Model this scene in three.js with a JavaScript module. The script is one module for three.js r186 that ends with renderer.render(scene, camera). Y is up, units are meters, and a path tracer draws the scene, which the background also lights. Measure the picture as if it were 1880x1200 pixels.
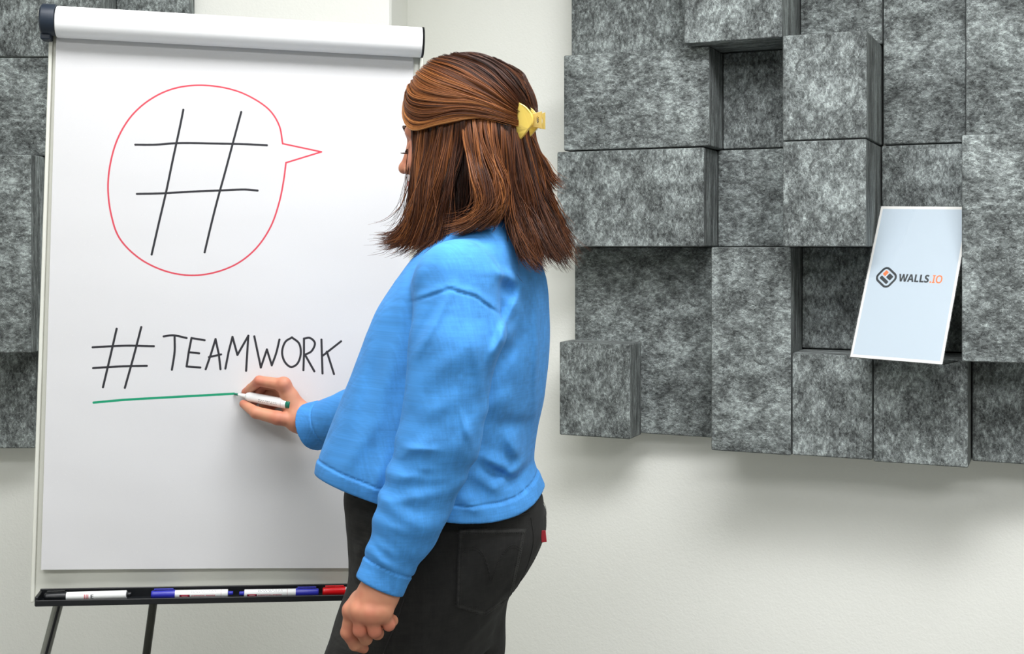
import * as THREE from 'three';
import { RoundedBoxGeometry } from 'three/addons/geometries/RoundedBoxGeometry.js';
import { mergeGeometries, mergeVertices } from 'three/addons/utils/BufferGeometryUtils.js';
import { RectAreaLightUniformsLib } from 'three/addons/lights/RectAreaLightUniformsLib.js';
import { ImprovedNoise } from 'three/addons/math/ImprovedNoise.js';

// ------------------------------------------------------------------ camera, exposure, lights
const scene = new THREE.Scene();
scene.background = new THREE.Color(0x20242a);
const camera = new THREE.PerspectiveCamera(2 * Math.atan(600 / 2300) * 180 / Math.PI, 1880 / 1200, 0.05, 50);
camera.position.set(0, 1.38, 0);
camera.lookAt(0, 1.38, -5);
camera.setViewOffset(1880, 1200, 0, 147, 1880, 1200);
const renderer = new THREE.WebGLRenderer({ antialias: true });
renderer.toneMapping = THREE.LinearToneMapping;
renderer.toneMappingExposure = 1.2;
renderer.shadowMap.enabled = true;
RectAreaLightUniformsLib.init();
const CEIL = 2.75;
// ceiling panels: x, z, strength
const PANELS = [[-0.8, -1.4, 7], [0.45, -1.6, 17], [-0.9, 0.6, 12], [0.8, 0.6, 12]];
const PANEL_W = 1.2, PANEL_L = 0.6;

// ------------------------------------------------------------------ helpers
let seed = 12345;
const rnd = () => { seed = (seed * 1664525 + 1013904223) >>> 0; return seed / 4294967296; };
const rr = (a, b) => a + (b - a) * rnd();
const V = (a) => new THREE.Vector3(a[0], a[1], a[2]);
const noise = new ImprovedNoise();
const nz = (x, y, z) => noise.noise(x, y, z);
const counts = {};
function numbered(name) { const k = counts[name] = (counts[name] ?? -1) + 1; return k ? `${name}_${String(k).padStart(3, '0')}` : name; }
function shadows(m) { m.castShadow = true; m.receiveShadow = true; return m; }
function thing(name, label, category, at, group) {
  const o = new THREE.Group(); o.name = numbered(name); o.position.set(...at); scene.add(o);
  o.userData = { label, category }; if (group) o.userData.group = group;
  return o;
}
function part(name, geo, mat, parent, label) {
  const m = shadows(new THREE.Mesh(geo, mat)); m.name = name; parent.add(m);
  if (label) m.userData.label = label;
  return m;
}
// geometry given in world metres, stored relative to its thing's base
function wpart(name, geo, mat, parent, base, label) { geo.translate(-base[0], -base[1], -base[2]); return part(name, geo, mat, parent, label); }
function struct(name, geo, mat, parent = scene) { const m = part(name, geo, mat, parent); if (parent === scene) m.userData.kind = 'structure'; return m; }
const box = (w, h, d, r = 0.003, s = 2) => new RoundedBoxGeometry(w, h, d, s, Math.min(r, w / 2.01, h / 2.01, d / 2.01));
const merge = (gs) => mergeGeometries(gs.map((g) => { const q = g.index ? g.toNonIndexed() : g; for (const k of Object.keys(q.attributes)) if (!['position', 'normal', 'uv'].includes(k)) q.deleteAttribute(k); return q; }));
function bar(a, b, r0, r1 = r0, seg = 16) {          // tapered round bar between two points
  const A = V(a), B = V(b), d = B.clone().sub(A), g = new THREE.CylinderGeometry(r1, r0, d.length(), seg);
  g.applyQuaternion(new THREE.Quaternion().setFromUnitVectors(new THREE.Vector3(0, 1, 0), d.clone().normalize()));
  g.translate(...A.add(B).multiplyScalar(0.5).toArray()); return g;
}
const tube = (pts, r, n = 40, k = 8, closed = false) => new THREE.TubeGeometry(new THREE.CatmullRomCurve3(pts.map(V), closed), n, r, k, closed);
function lathe(profile, a, b, seg = 28) {            // profile [[along, radius]...] swept about the axis a->b
  const g = new THREE.LatheGeometry(profile.map(([y, r]) => new THREE.Vector2(Math.max(r, 1e-5), y)), seg);
  const A = V(a), d = V(b).sub(A).normalize();
  g.applyQuaternion(new THREE.Quaternion().setFromUnitVectors(new THREE.Vector3(0, 1, 0), d)); g.translate(...a); return g;
}
function dataTex(w, h, fill, srgb = true) {
  const d = new Uint8Array(w * h * 4); fill(d);
  const t = new THREE.DataTexture(d, w, h); t.wrapS = t.wrapT = THREE.RepeatWrapping; t.magFilter = THREE.LinearFilter; t.minFilter = THREE.LinearMipmapLinearFilter; t.generateMipmaps = true;
  if (srgb) t.colorSpace = THREE.SRGBColorSpace; t.needsUpdate = true; return t;
}
function canvasTex(w, h, draw) {
  const c = document.createElement('canvas'); c.width = w; c.height = h; draw(c.getContext('2d'), w, h);
  const t = new THREE.CanvasTexture(c); t.colorSpace = THREE.SRGBColorSpace; t.anisotropy = 8; return t;
}
// tileable value noise field in [0,1]
function field(n, cells, sx = 1, sy = 1) {
  const cx = Math.round(cells * sx), cy = Math.round(cells * sy), g = Float32Array.from({ length: cx * cy }, rnd), o = new Float32Array(n * n);
  for (let y = 0; y < n; y++) for (let x = 0; x < n; x++) {
    const fx = x / n * cx, fy = y / n * cy, x0 = Math.floor(fx), y0 = Math.floor(fy); let u = fx - x0, v = fy - y0; u = u * u * (3 - 2 * u); v = v * v * (3 - 2 * v);
    const a = g[(y0 % cy) * cx + x0 % cx], b = g[(y0 % cy) * cx + (x0 + 1) % cx], c = g[((y0 + 1) % cy) * cx + x0 % cx], d = g[((y0 + 1) % cy) * cx + (x0 + 1) % cx];
    o[y * n + x] = (a + (b - a) * u) * (1 - v) + (c + (d - c) * u) * v;
  }
  return o;
}
// ------------------------------------------------------------------ textures
const N = 1024;
function feltHeights() {                              // matted fibres, about half a metre across
  const h = new Float32Array(N * N), a = field(N, 60, 1.25, 0.8), b = field(N, 130, 1.2, 0.75), c = field(N, 22), e = field(N, 9);
  for (let i = 0; i < N * N; i++) h[i] = 0.42 * (a[i] - 0.5) + 0.42 * (b[i] - 0.5) + 0.42 * (c[i] - 0.5) + 0.34 * (e[i] - 0.5);
  for (let k = 0; k < 30000; k++) {
    let x = rnd() * N, y = rnd() * N, t = Math.PI / 2 + rr(-1, 1) * rr(0.2, 1.5); const bend = rr(-0.12, 0.12), len = rr(8, 30), v = (rnd() < 0.52 ? 1 : -1) * rr(0.08, 0.3);
    for (let s = 0; s < len; s++) { x += Math.cos(t); y += Math.sin(t); t += bend; h[((Math.floor(y) % N + N) % N) * N + (Math.floor(x) % N + N) % N] += v; }
  }
  for (let k = 0; k < 15000; k++) {                   // thicker matted strands and tufts
    let x = rnd() * N, y = rnd() * N, t = Math.PI / 2 + rr(-1.3, 1.3) * rnd(); const bend = rr(-0.16, 0.16), len = rr(6, 26), v = (rnd() < 0.54 ? 1 : -1) * rr(0.05, 0.22);
    for (let s = 0; s < len; s++) { x += Math.cos(t); y += Math.sin(t); t += bend; for (let dy = -1; dy < 2; dy++) for (let dx = -1; dx < 2; dx++) h[((Math.floor(y + dy) % N + N) % N) * N + (Math.floor(x + dx) % N + N) % N] += v * (dx || dy ? 0.45 : 0.8) * 0.6; }
  }
  return h;
}
const FELT = feltHeights();
const feltMap = dataTex(N, N, (d) => { for (let i = 0; i < N * N; i++) {
  const v = Math.max(-1, Math.min(1, FELT[i] * 1.25)), m = v > 0 ? 115 + v * 98 : 115 + v * 78;
  d[i * 4] = m * 0.955; d[i * 4 + 1] = m * 1.005; d[i * 4 + 2] = m * 0.995; d[i * 4 + 3] = 255; } });
const feltBump = dataTex(N, N, (d) => { for (let i = 0; i < N * N; i++) { const m = 128 + 110 * Math.max(-1, Math.min(1, FELT[i])); d[i * 4] = d[i * 4 + 1] = d[i * 4 + 2] = m; d[i * 4 + 3] = 255; } }, false);
const plaster = (() => { const a = field(512, 90), b = field(512, 30), c = field(512, 200); return dataTex(512, 512, (d) => { for (let i = 0; i < 512 * 512; i++) { const m = 60 + 60 * a[i] + 50 * b[i] + 60 * c[i]; d[i * 4] = d[i * 4 + 1] = d[i * 4 + 2] = m; d[i * 4 + 3] = 255; } }, false); })();
plaster.repeat.set(2.2, 2.2);
// woven cloth: tone map with washed mottling, and a weave relief
function clothTex(mott, slub) {
  const n = 512, a = field(n, 14), b = field(n, 45), c = field(n, 256), s = field(n, 128, 2, 0.12), t = field(n, 128, 0.12, 2);
  return dataTex(n, n, (d) => { for (let i = 0; i < n * n; i++) {
    const m = 255 * Math.min(1, Math.max(0, 0.86 + mott * ((a[i] - 0.5) * 0.8 + (b[i] - 0.5)) + slub * ((s[i] - 0.5) + (t[i] - 0.5) + 0.8 * (c[i] - 0.5)))); d[i * 4] = d[i * 4 + 1] = d[i * 4 + 2] = m; d[i * 4 + 3] = 255; } });
}
const jacketMap = clothTex(0.07, 0.05), jeansMap = clothTex(0.22, 0.2);
const weave = (() => { const n = 256; const c = field(n, 128); return dataTex(n, n, (d) => { for (let y = 0; y < n; y++) for (let x = 0; x < n; x++) { const i = y * n + x, m = 128 + 70 * Math.sin((x + y) / n * Math.PI * 2 * 32) + 60 * (c[i] - 0.5); d[i * 4] = d[i * 4 + 1] = d[i * 4 + 2] = m; d[i * 4 + 3] = 255; } }, false); })();

// ------------------------------------------------------------------ materials
const std = (o) => new THREE.MeshStandardMaterial(o), phys = (o) => new THREE.MeshPhysicalMaterial(o);
const M = {
  wall: std({ color: 0xf4f5ee, roughness: 0.92, bumpMap: plaster, bumpScale: 0.0009 }),
  ceiling: std({ color: 0xe8e8e4, roughness: 0.95 }),
  floor: std({ color: 0x7c7c79, roughness: 0.8, bumpMap: feltBump, bumpScale: 0.001 }),
  felt: std({ map: feltMap, roughness: 1, bumpMap: feltBump, bumpScale: 0.0022 }),
  lampFrame: std({ color: 0xf0f0ee, roughness: 0.5 }),
  boardWhite: phys({ color: 0xdedfd4, roughness: 0.35, clearcoat: 0.3, clearcoatRoughness: 0.2 }),
  rollWhite: phys({ color: 0xf2f3f2, roughness: 0.42 }),
  navy: std({ color: 0x1d2836, roughness: 0.45 }),
  black: std({ color: 0x0b0e12, roughness: 0.4 }),
  steel: std({ color: 0x83857f, roughness: 0.32, metalness: 0.75 }),
  darkSteel: std({ color: 0x4b4c46, roughness: 0.4, metalness: 0.6 }),
  paperEdge: std({ color: 0xe6e6e6, roughness: 0.9 }),
  acrylic: phys({ color: 0xffffff, roughness: 0.03, transmission: 1, thickness: 0, ior: 1.49 }),
  acrylicFoot: phys({ color: 0xffffff, roughness: 0.08, transmission: 1, thickness: 0.002, ior: 1.49, attenuationColor: new THREE.Color(0.7, 0.9, 0.85), attenuationDistance: 0.2 }),
  markerWhite: phys({ color: 0xeceeea, roughness: 0.32 }),
  jacket: phys({ color: 0x499eec, map: jacketMap, roughness: 0.9, sheen: 0.15, sheenRoughness: 0.6, sheenColor: new THREE.Color(0.35, 0.5, 0.7) }),
  jacketThread: std({ color: 0x5b9be0, roughness: 0.8 }),
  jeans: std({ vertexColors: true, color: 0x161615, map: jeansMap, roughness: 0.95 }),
  thread: std({ color: 0x161616, roughness: 0.8 }),
  rivet: std({ color: 0x6a5a48, roughness: 0.4, metalness: 0.8 }),
  tab: std({ color: 0xa32430, roughness: 0.8 }),
  skin: phys({ vertexColors: true, roughness: 0.55, sheen: 0.15, sheenRoughness: 0.5 }),
  hair: phys({ vertexColors: true, roughness: 0.38, specularIntensity: 0.55 }),
  hairBase: phys({ color: 0x2a150b, roughness: 0.55 }),
  brow: std({ color: 0x4a2c1c, roughness: 0.7 }),
  eye: phys({ color: 0xe8e4de, roughness: 0.2 }),
  clip: phys({ color: 0xf2d768, roughness: 0.22, clearcoat: 0.6, transmission: 0.25, thickness: 0, ior: 1.45 }),
  clipTab: phys({ color: 0xf0dc8c, roughness: 0.2, transmission: 0.55, thickness: 0, ior: 1.45 }),
  shoe: std({ color: 0xd8d6d0, roughness: 0.7 }),
};
for (const k of ['map', 'bumpMap']) { }
jacketMap.repeat.set(3.2, 3.2); jeansMap.repeat.set(4, 4);
weave.repeat.set(24, 24);

// ------------------------------------------------------------------ the room
{
  const T = 0.12, X0 = -0.2972, ZL = -3.09, ZR = -3.5578, yaw = 24 * Math.PI / 180;
  const wallUV = (g) => { const p = g.attributes.position, n = g.attributes.normal, u = g.attributes.uv; for (let i = 0; i < p.count; i++) u.setXY(i, Math.abs(n.getX(i)) > 0.7 ? p.getZ(i) : p.getX(i), Math.abs(n.getY(i)) > 0.7 ? p.getZ(i) : p.getY(i)); return g; };
  const put = (name, w, h, d, x, y, z, m, ry = 0, r = 0.002) => { const o = struct(name, wallUV(box(w, h, d, r)), m); o.position.set(x, y, z); o.rotation.y = ry; return o; };
  put('floor', 7, 0.12, 8, 0, -0.06, 0, M.floor);
  put('ceiling', 7, 0.12, 8, 0, CEIL + 0.06, 0, M.ceiling);
  put('wall_back_left', X0 + 3.1, CEIL, 0.62, (X0 - 3.1) / 2, CEIL / 2, ZL - 0.31, M.wall, 0, 0.01);   // projects forward; its end shows as a grey return
  const L = 3.75, dx = Math.cos(yaw), dz = Math.sin(yaw), sx = -0.35, sz = ZR - (0.35 - 0.2986) * Math.tan(yaw);
  const c = [sx + dx * L / 2 + dz * T / 2, CEIL / 2, sz + dz * L / 2 - dx * T / 2];
  put('wall_back_right', L, CEIL, T, ...c, M.wall, -yaw);
  put('wall_left', T, CEIL, 6.8, -3.06, CEIL / 2, 0.2, M.wall);
  put('wall_right', T, CEIL, 6.2, 3.06, CEIL / 2, 0.9, M.wall);
  put('wall_front', 6.3, CEIL, T, 0, CEIL / 2, 3.56, M.wall);
}
// ceiling light panels: a frame, a glowing diffuser and the light just under it
PANELS.forEach(([x, z, s], i) => {
  const where = [['nearest the back wall above the flip chart', 'nearest the back wall above the felt blocks'], ['away from the back wall on the flip chart side', 'away from the back wall on the felt block side']][i >> 1][i & 1];
  const t = thing('ceiling_light', `white rectangular ceiling light panel ${where}`, 'ceiling light', [x, CEIL, z]);
  const fr = [];
  for (const sg of [-1, 1]) { const a = box(PANEL_W + 0.04, 0.03, 0.02); a.translate(0, -0.015, sg * (PANEL_L / 2 + 0.01)); const b = box(0.02, 0.03, PANEL_L + 0.04); b.translate(sg * (PANEL_W / 2 + 0.01), -0.015, 0); fr.push(a, b); }
  part('frame', merge(fr), M.lampFrame, t);
  const d = box(PANEL_W, 0.012, PANEL_L, 0.002); d.translate(0, -0.012, 0);
  part('diffuser', d, std({ color: 0xffffff, emissive: 0xfbfcff, emissiveIntensity: 1.5, roughness: 0.6 }), t);
  const l = new THREE.RectAreaLight(0xfdfdff, s, PANEL_W, PANEL_L); l.position.set(0, -0.02, 0); l.rotation.x = -Math.PI / 2; t.add(l);
});

// ------------------------------------------------------------------ felt acoustic panels
function feltBlock(w, h, d, turn) {
  const g = box(w - 0.0004, h - 0.0004, d, 0.004, 2), p = g.attributes.position, n = g.attributes.normal, u = g.attributes.uv, ou = rnd(), ov = rnd();
  for (let i = 0; i < p.count; i++) {
    const nx = Math.abs(n.getX(i)), ny = Math.abs(n.getY(i)), nzz = Math.abs(n.getZ(i)); let a, b;
    if (nzz >= nx && nzz >= ny) { a = p.getX(i) / 0.5; b = p.getY(i) / 0.5; if (turn) [a, b] = [b, -a]; } else if (nx >= ny) { a = p.getZ(i) * 4.5; b = p.getY(i) / 1.6; } else { a = p.getX(i) / 1.6; b = p.getZ(i) * 4.5; }
    u.setXY(i, a + ou, b + ov);
  }
  return g;
}
// u0, u1 along the wall, v0, v1 from eye height, depth off the wall, grain turned
const RIGHT = [
  [-0.342, 0.001, 0.483, 0.745, 0.10, 0], [0.003, 0.236, 0.481, 0.745, 0.25, 0], [0.238, 0.432, 0.482, 0.745, 0.05, 1], [0.434, 0.6195, 0.242, 0.745, 0.052, 1], [0.622, 0.867, 0.243, 0.745, 0.10, 1],
  [-0.3235, 0.052, 0.241, 0.481, 0.20, 1], [0.0535, 0.239, 0.2415, 0.480, 0.08, 0], [0.2405, 0.4285, 0.2415, 0.4815, 0.27, 0],
  [-0.3415, 0.039, 0, 0.239, 0.20, 0], [0.0405, 0.239, 0.0005, 0.240, 0.08, 1], [0.241, 0.427, 0, 0.240, 0.27, 0], [0.430, 0.6255, -0.2445, 0.2405, 0.05, 0],
  [-0.348, 0.054, -0.478, 0, 0.06, 1], [0.0555, 0.2465, -0.486, 0, 0.20, 1], [0.248, 0.429, -0.2445, 0, 0.08, 0],
  [-0.355, -0.164, -0.481, -0.2425, 0.15, 0], [0.248, 0.430, -0.484, -0.2465, 0.20, 0], [0.4315, 0.635, -0.487, -0.2475, 0.20, 0],
  [0.626, 0.867, -0.247, 0.2415, 0.27, 1], [0.637, 0.867, -0.484, -0.25, 0.12, 0],
  [0.869, 1.06, 0.0, 0.745, 0.15, 1], [0.869, 1.06, -0.486, -0.002, 0.20, 0],
];
const WR = { o: [0.5064, 1.38, -3.2], yaw: -24 * Math.PI / 180 };
{
  const t = thing('acoustic_panel', 'grey felt acoustic wall panel of uneven blocks to the right of the woman', 'acoustic panel', WR.o); t.rotation.y = WR.yaw;
  for (const [u0, u1, v0, v1, d, k] of RIGHT) {
    if (v0 === -0.478) {                              // the tall shallow block has a small deep block in front of its lower left corner
      const m = part('felt_block', feltBlock(u1 - u0, v1 - v0, d, k), M.felt, t); m.position.set((u0 + u1) / 2, (v0 + v1) / 2, d / 2); continue;
    }
    const back = u0 === -0.355 ? 0.06 : 0, m = part('felt_block', feltBlock(u1 - u0, v1 - v0, d - back, k), M.felt, t);
    m.position.set((u0 + u1) / 2, (v0 + v1) / 2, (d + back) / 2);
  }
}
{
  // x0, x1, v0, v1, depth
  const LEFT = [[-1.45, -0.962, 0.445, 0.70, 0.155, 0], [-0.961, -0.782, 0.445, 0.70, 0.05, 0], [-1.45, -1.03, 0.213, 0.4445, 0.15, 1], [-1.0295, -0.782, 0.213, 0.4445, 0.05, 0], [-1.45, -1.1006, -0.2435, 0.2125, 0.22, 1], [-1.1, -0.782, -0.2435, 0.2125, 0.05, 0], [-1.45, -1.135, -0.481, -0.244, 0.10, 0], [-1.1345, -0.782, -0.481, -0.244, 0.05, 0]];
  const t = thing('acoustic_panel', 'grey felt acoustic wall panel of uneven blocks behind the left edge of the flip chart', 'acoustic panel', [-1.1, 1.38, -3.09]);
  for (const [u0, u1, v0, v1, d, k] of LEFT) { const m = part('felt_block', feltBlock(u1 - u0, v1 - v0, d, k), M.felt, t); m.position.set((u0 + u1) / 2 + 1.1, (v0 + v1) / 2, d / 2); }
}

// ------------------------------------------------------------------ flip chart easel (board frame: x right, y up, z out of the sheet; origin at the sheet's top left corner)
const BM = new THREE.Matrix4().makeRotationFromEuler(new THREE.Euler(-0.013756, 0.172368, -0.029027, 'YXZ')).setPosition(-0.82406, 1.7508, -2.27502);
const onBoard = (g) => g.applyMatrix4(BM);
const bp = (x, y, z) => new THREE.Vector3(x, y, z).applyMatrix4(BM).toArray();
const EB = [-0.53, 0, -2.40];
{
  const t = thing('flip_chart_easel', 'white flip chart easel on steel tripod legs with a black pen tray', 'flip chart easel', EB);
  const put = (name, g, m, p = t, label) => wpart(name, g, m, p, EB, label);
  let g = box(0.672, 1.04, 0.018, 0.003); g.translate(0.325, -0.49, -0.016); put('board', onBoard(g), M.boardWhite);
  for (const x of [-0.0135, 0.6615]) { g = box(0.007, 1.05, 0.024, 0.002); g.translate(x, -0.487, -0.014); put('edge_profile', onBoard(g), M.boardWhite); }
  // white clamp roll across the top
  const R = 0.0283, prof = [[0, 0], [0, R - 0.0015], [0.0015, R], [0.6575, R], [0.659, R - 0.0015], [0.659, 0]];
  put('clamp_bar', onBoard(lathe(prof, [0, 0.0345, 0.018], [1, 0.0345, 0.018], 64)), M.rollWhite);
  {
    const k = [], r = 0.0285;
    k.push(lathe([[0, 0], [0, r - 0.004], [0.004, r], [0.0255, r], [0.0262, r - 0.001], [0.0262, 0]], [-0.0275, 0.0375, 0.017], [0, 0.0375, 0.017], 40));
    const lug = box(0.018, 0.03, 0.03, 0.003); lug.translate(-0.0185, 0.016, 0.008); k.push(lug);
    put('end_cap', onBoard(merge(k)), M.navy, t);
    put('end_cap', onBoard(lathe([[0, 0], [0, R + 0.0008], [0.0032, R + 0.0006], [0.0032, 0]], [0.6592, 0.0348, 0.0175], [1, 0.0348, 0.0175], 40)), M.black, t);
    const notch = box(0.006, 0.012, 0.004, 0.001); notch.translate(-0.0285, 0.045, 0.03); put('screw_boss', onBoard(notch), M.steel, t);
  }
  // pen tray: floor, front lip, end stops
  {
    const k = []; g = box(0.678, 0.004, 0.046, 0.0015); g.translate(0.339, -1.0055, 0.021); k.push(g);
    g = box(0.678, 0.0105, 0.004, 0.0015); g.translate(0.339, -1.0015, 0.043); k.push(g);
    g = box(0.678, 0.02, 0.004, 0.0015); g.translate(0.339, -0.997, -0.001); k.push(g);
    for (const x of [0.002, 0.6755]) { g = box(0.006, 0.017, 0.046, 0.002); g.translate(x, -0.9985, 0.021); k.push(g); }
    put('pen_tray', onBoard(merge(k)), M.black);
  }
  const leg = (a, b, m, r) => { const q = put('leg', bar(a, b, r, r, 20), m); const A = V(b).lerp(V(a), 0.02); put('foot', merge([bar(b, A.toArray(), r * 1.35, r * 1.35, 16)]), M.black, q); return q; };
  // the near left leg with its groove strip
  const a1 = [-0.8246, 0.7392, -2.285], b1 = [-1.0, 0.001, -2.22];
  const l1 = leg(a1, b1, M.steel, 0.0088);
  put('groove_strip', bar(V(a1).add(new THREE.Vector3(0.0035, 0, 0.0062)).toArray(), V(b1).add(new THREE.Vector3(0.0035, 0.02, 0.0062)).toArray(), 0.0028, 0.0028, 8), M.black, l1);
  leg([-0.22, 0.735, -2.385], [-0.07, 0.001, -2.33], M.steel, 0.0088);
  leg([-0.55, 1.62, -2.345], [-0.875, 0.001, -2.78], M.darkSteel, 0.0085);
  put('hinge', merge([bar(bp(0.28, -0.08, -0.035), bp(0.37, -0.08, -0.035), 0.016)]), M.black);
}
// the paper pad, its top sheet drawn on
const INK = [
  ['#c9414f', 3.4, [[[4060, 1667, 3991, 1344, 3823, 1076, 3548, 876, 3146, 713, 2573, 651, 2067, 737, 1666, 948, 1338, 1264, 1110, 1675, 990, 2128, 957, 2608, 1030, 3103, 1186, 3516, 1533, 3865, 1974, 4083, 2414, 4162, 2853, 4111, 3291, 3928, 3629, 3635, 3886, 3221, 4032, 2748, 4100, 2338, 4131, 2021], 1], [[4131, 2021, 4779, 1790]], [[4779, 1790, 4060, 1667]]]],
  ['#26262a', 4.4, [[[2244, 1121, 2195, 1425, 2087, 2034, 1988, 2620, 1871, 3225, 1762, 3799], 1], [[3287, 1112, 3155, 1686, 3024, 2258, 2910, 2737, 2807, 3215, 2704, 3732], 1], [[1412, 1801, 1759, 1786, 2195, 1737, 2880, 1718, 3374, 1707, 3772, 1710], 1], [[1468, 2699, 1931, 2672, 2417, 2624, 2906, 2586, 3398, 2548, 3627, 2560], 1],
    [[1189, 5167, 1090, 5684, 983, 6231], 1], [[1620, 5129, 1510, 5629, 1366, 6237], 1], [[780, 5511, 1342, 5472, 1852, 5474], 1], [[801, 5886, 1258, 5851, 1738, 5835], 1],
    [[2021, 5292, 2185, 5269, 2429, 5315], 1], [[2215, 5289, 2223, 5569, 2185, 5899], 1], [[2517, 5314, 2476, 5565, 2445, 5836]], [[2517, 5314, 2753, 5350]], [[2486, 5575, 2662, 5592]], [[2445, 5836, 2690, 5853]],
    [[2788, 5882, 2878, 5589, 2948, 5327]], [[2948, 5327, 3016, 5607, 3053, 5878]], [[2840, 5660, 3055, 5607]], [[3141, 5867, 3191, 5554, 3252, 5281]], [[3252, 5281, 3351, 5612]], [[3351, 5612, 3538, 5256]], [[3538, 5256, 3517, 5903]],
    [[3647, 5265, 3783, 5839]], [[3783, 5839, 3883, 5504]], [[3883, 5504, 3981, 5796]], [[3981, 5796, 4054, 5572, 4107, 5318], 1],
    [[4335, 5273, 4218, 5356, 4163, 5550, 4219, 5732, 4331, 5822, 4440, 5770, 4505, 5586, 4469, 5383, 4335, 5273], 1], [[4557, 5290, 4565, 5585, 4564, 5880]], [[4557, 5290, 4667, 5278, 4760, 5368, 4704, 5522, 4576, 5595], 1], [[4586, 5595, 4766, 5898]],
    [[4880, 5305, 4918, 5937]], [[5245, 5330, 4919, 5600]], [[4987, 5528, 5131, 5945]]]],
  ['#0d8f66', 4.8, [[[830, 6509, 1372, 6455, 2045, 6410, 2773, 6363, 3313, 6328], 1]]],
];
const SX = -0.012, SY = 0.012, SW = 0.68, SH = 0.98, PPM = 2048 / SH;
const sheetMap = canvasTex(Math.round(SW * PPM), 2048, (c, w, h) => {
  c.fillStyle = '#d0d0d0'; c.fillRect(0, 0, w, h); c.lineCap = c.lineJoin = 'round';
  for (let k = 0; k < 9000; k++) { c.fillStyle = rnd() < 0.5 ? 'rgba(226,226,226,0.25)' : 'rgba(196,196,200,0.25)'; c.fillRect(rnd() * w, rnd() * h, rr(1, 3), rr(1, 3)); }
  const toX = (v) => (v / 1e4 - SX) * PPM, toY = (v) => (v / 1e4 + SY) * PPM;
  for (const [col, wd, strokes] of INK) for (const [pts, smooth] of strokes) {
    c.strokeStyle = col;
    const q = []; for (let i = 0; i < pts.length; i += 2) q.push(new THREE.Vector3(toX(pts[i]), toY(pts[i + 1]), 0));
    const poly = smooth && q.length > 2 ? new THREE.CatmullRomCurve3(q).getPoints(q.length * 8) : q;
    c.lineWidth = wd * PPM / 1000 * 0.86; c.beginPath(); poly.forEach((p, i) => i ? c.lineTo(p.x, p.y) : c.moveTo(p.x, p.y)); c.stroke();
  }
});
const sheetMat = std({ map: sheetMap, roughness: 0.88 });
{
  const base = bp(0.325, -0.95, 0);
  const t = thing('paper_pad', 'white flip chart pad with a hashtag speech bubble and handwritten word on its top sheet', 'paper pad', base);
  // corner positions of the top sheet: top-left, top-right, bottom-right, bottom-left
  const Q = [[-0.003, 0.012], [0.6445, 0.008], [0.6545, -0.957], [0.002, -0.9505]];
  const sheet = (off, amp, mat, name) => {
    const nx = 60, ny = 90, pos = [], uv = [], ix = [];
    for (let j = 0; j <= ny; j++) for (let i = 0; i <= nx; i++) {
      const u = i / nx, v = j / ny, x = (Q[0][0] * (1 - u) + Q[1][0] * u) * (1 - v) + (Q[3][0] * (1 - u) + Q[2][0] * u) * v, y = (Q[0][1] * (1 - u) + Q[1][1] * u) * (1 - v) + (Q[3][1] * (1 - u) + Q[2][1] * u) * v;
      const z = off + amp * v * (0.004 * (v ** 3) + 0.0016 * Math.sin(u * 5.2 + v * 2.1) + 0.0018 * nz(u * 2.4, v * 3.1, 4) + 0.0006 * nz(u * 7, v * 9, 9)) + amp * 0.0005 * nz(u * 4, v * 14, 2);
      pos.push(...bp(x, y, z)); uv.push((x - SX) / SW, 1 - (-(y) + SY) / SH);
    }
    for (let j = 0; j < ny; j++) for (let i = 0; i < nx; i++) { const a = j * (nx + 1) + i; ix.push(a, a + nx + 1, a + 1, a + 1, a + nx + 1, a + nx + 2); }
    const g = new THREE.BufferGeometry(); g.setAttribute('position', new THREE.Float32BufferAttribute(pos, 3)); g.setAttribute('uv', new THREE.Float32BufferAttribute(uv, 2)); g.setIndex(ix); g.computeVertexNormals();
    return wpart(name, g, mat, t, base);
  };
  sheet(0.0042, 1, sheetMat, 'top_sheet');
  const g = box(0.645, 0.958, 0.004, 0.001); g.translate(0.3245, -0.474, -0.0035 + 0.0015); wpart('sheet_stack', onBoard(g), M.paperEdge, t, base);
}

// ------------------------------------------------------------------ markers
// a marker lies along +x with its capped end at 0; parts: barrel, cap, clip, end_plug
function printTex(lines) { return canvasTex(512, 256, (c, w, h) => { c.fillStyle = '#eef0ee'; c.fillRect(0, 0, w, h); lines(c, w, h); }); }
const printRed = printTex((c, w, h) => {
  c.fillStyle = '#c2304a'; for (const y of [40, 168]) { c.fillRect(44, y, 96, 26); c.fillStyle = '#7a1d3a'; c.fillRect(44, y, 14, 26); c.fillRect(126, y, 14, 26); c.fillStyle = '#f0d0d4'; c.fillRect(66, y + 10, 52, 6); c.fillStyle = '#c2304a'; }
  c.font = 'bold 22px sans-serif'; c.fillText('PERMANENT MARKER', 150, 62); c.fillText('PERMANENT MARKER', 150, 190); c.fillStyle = '#555'; c.font = '13px sans-serif'; for (const y of [90, 104, 218, 232]) for (let x = 150; x < 380; x += rr(14, 34)) c.fillRect(x, y, rr(8, 14), 4);
  c.fillStyle = '#b07a80'; c.fillRect(430, 20, 3, 220);
});
const printBlack = printTex((c) => { c.fillStyle = '#c8606a'; for (const y of [40, 150]) for (let k = 0; k < 3; k++) c.fillRect(150 + k * 14, y, 8, 48); c.fillStyle = '#24262c'; c.font = 'bold 54px sans-serif'; c.fillText('E', 200, 84); c.fillText('E', 200, 196); });
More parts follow.
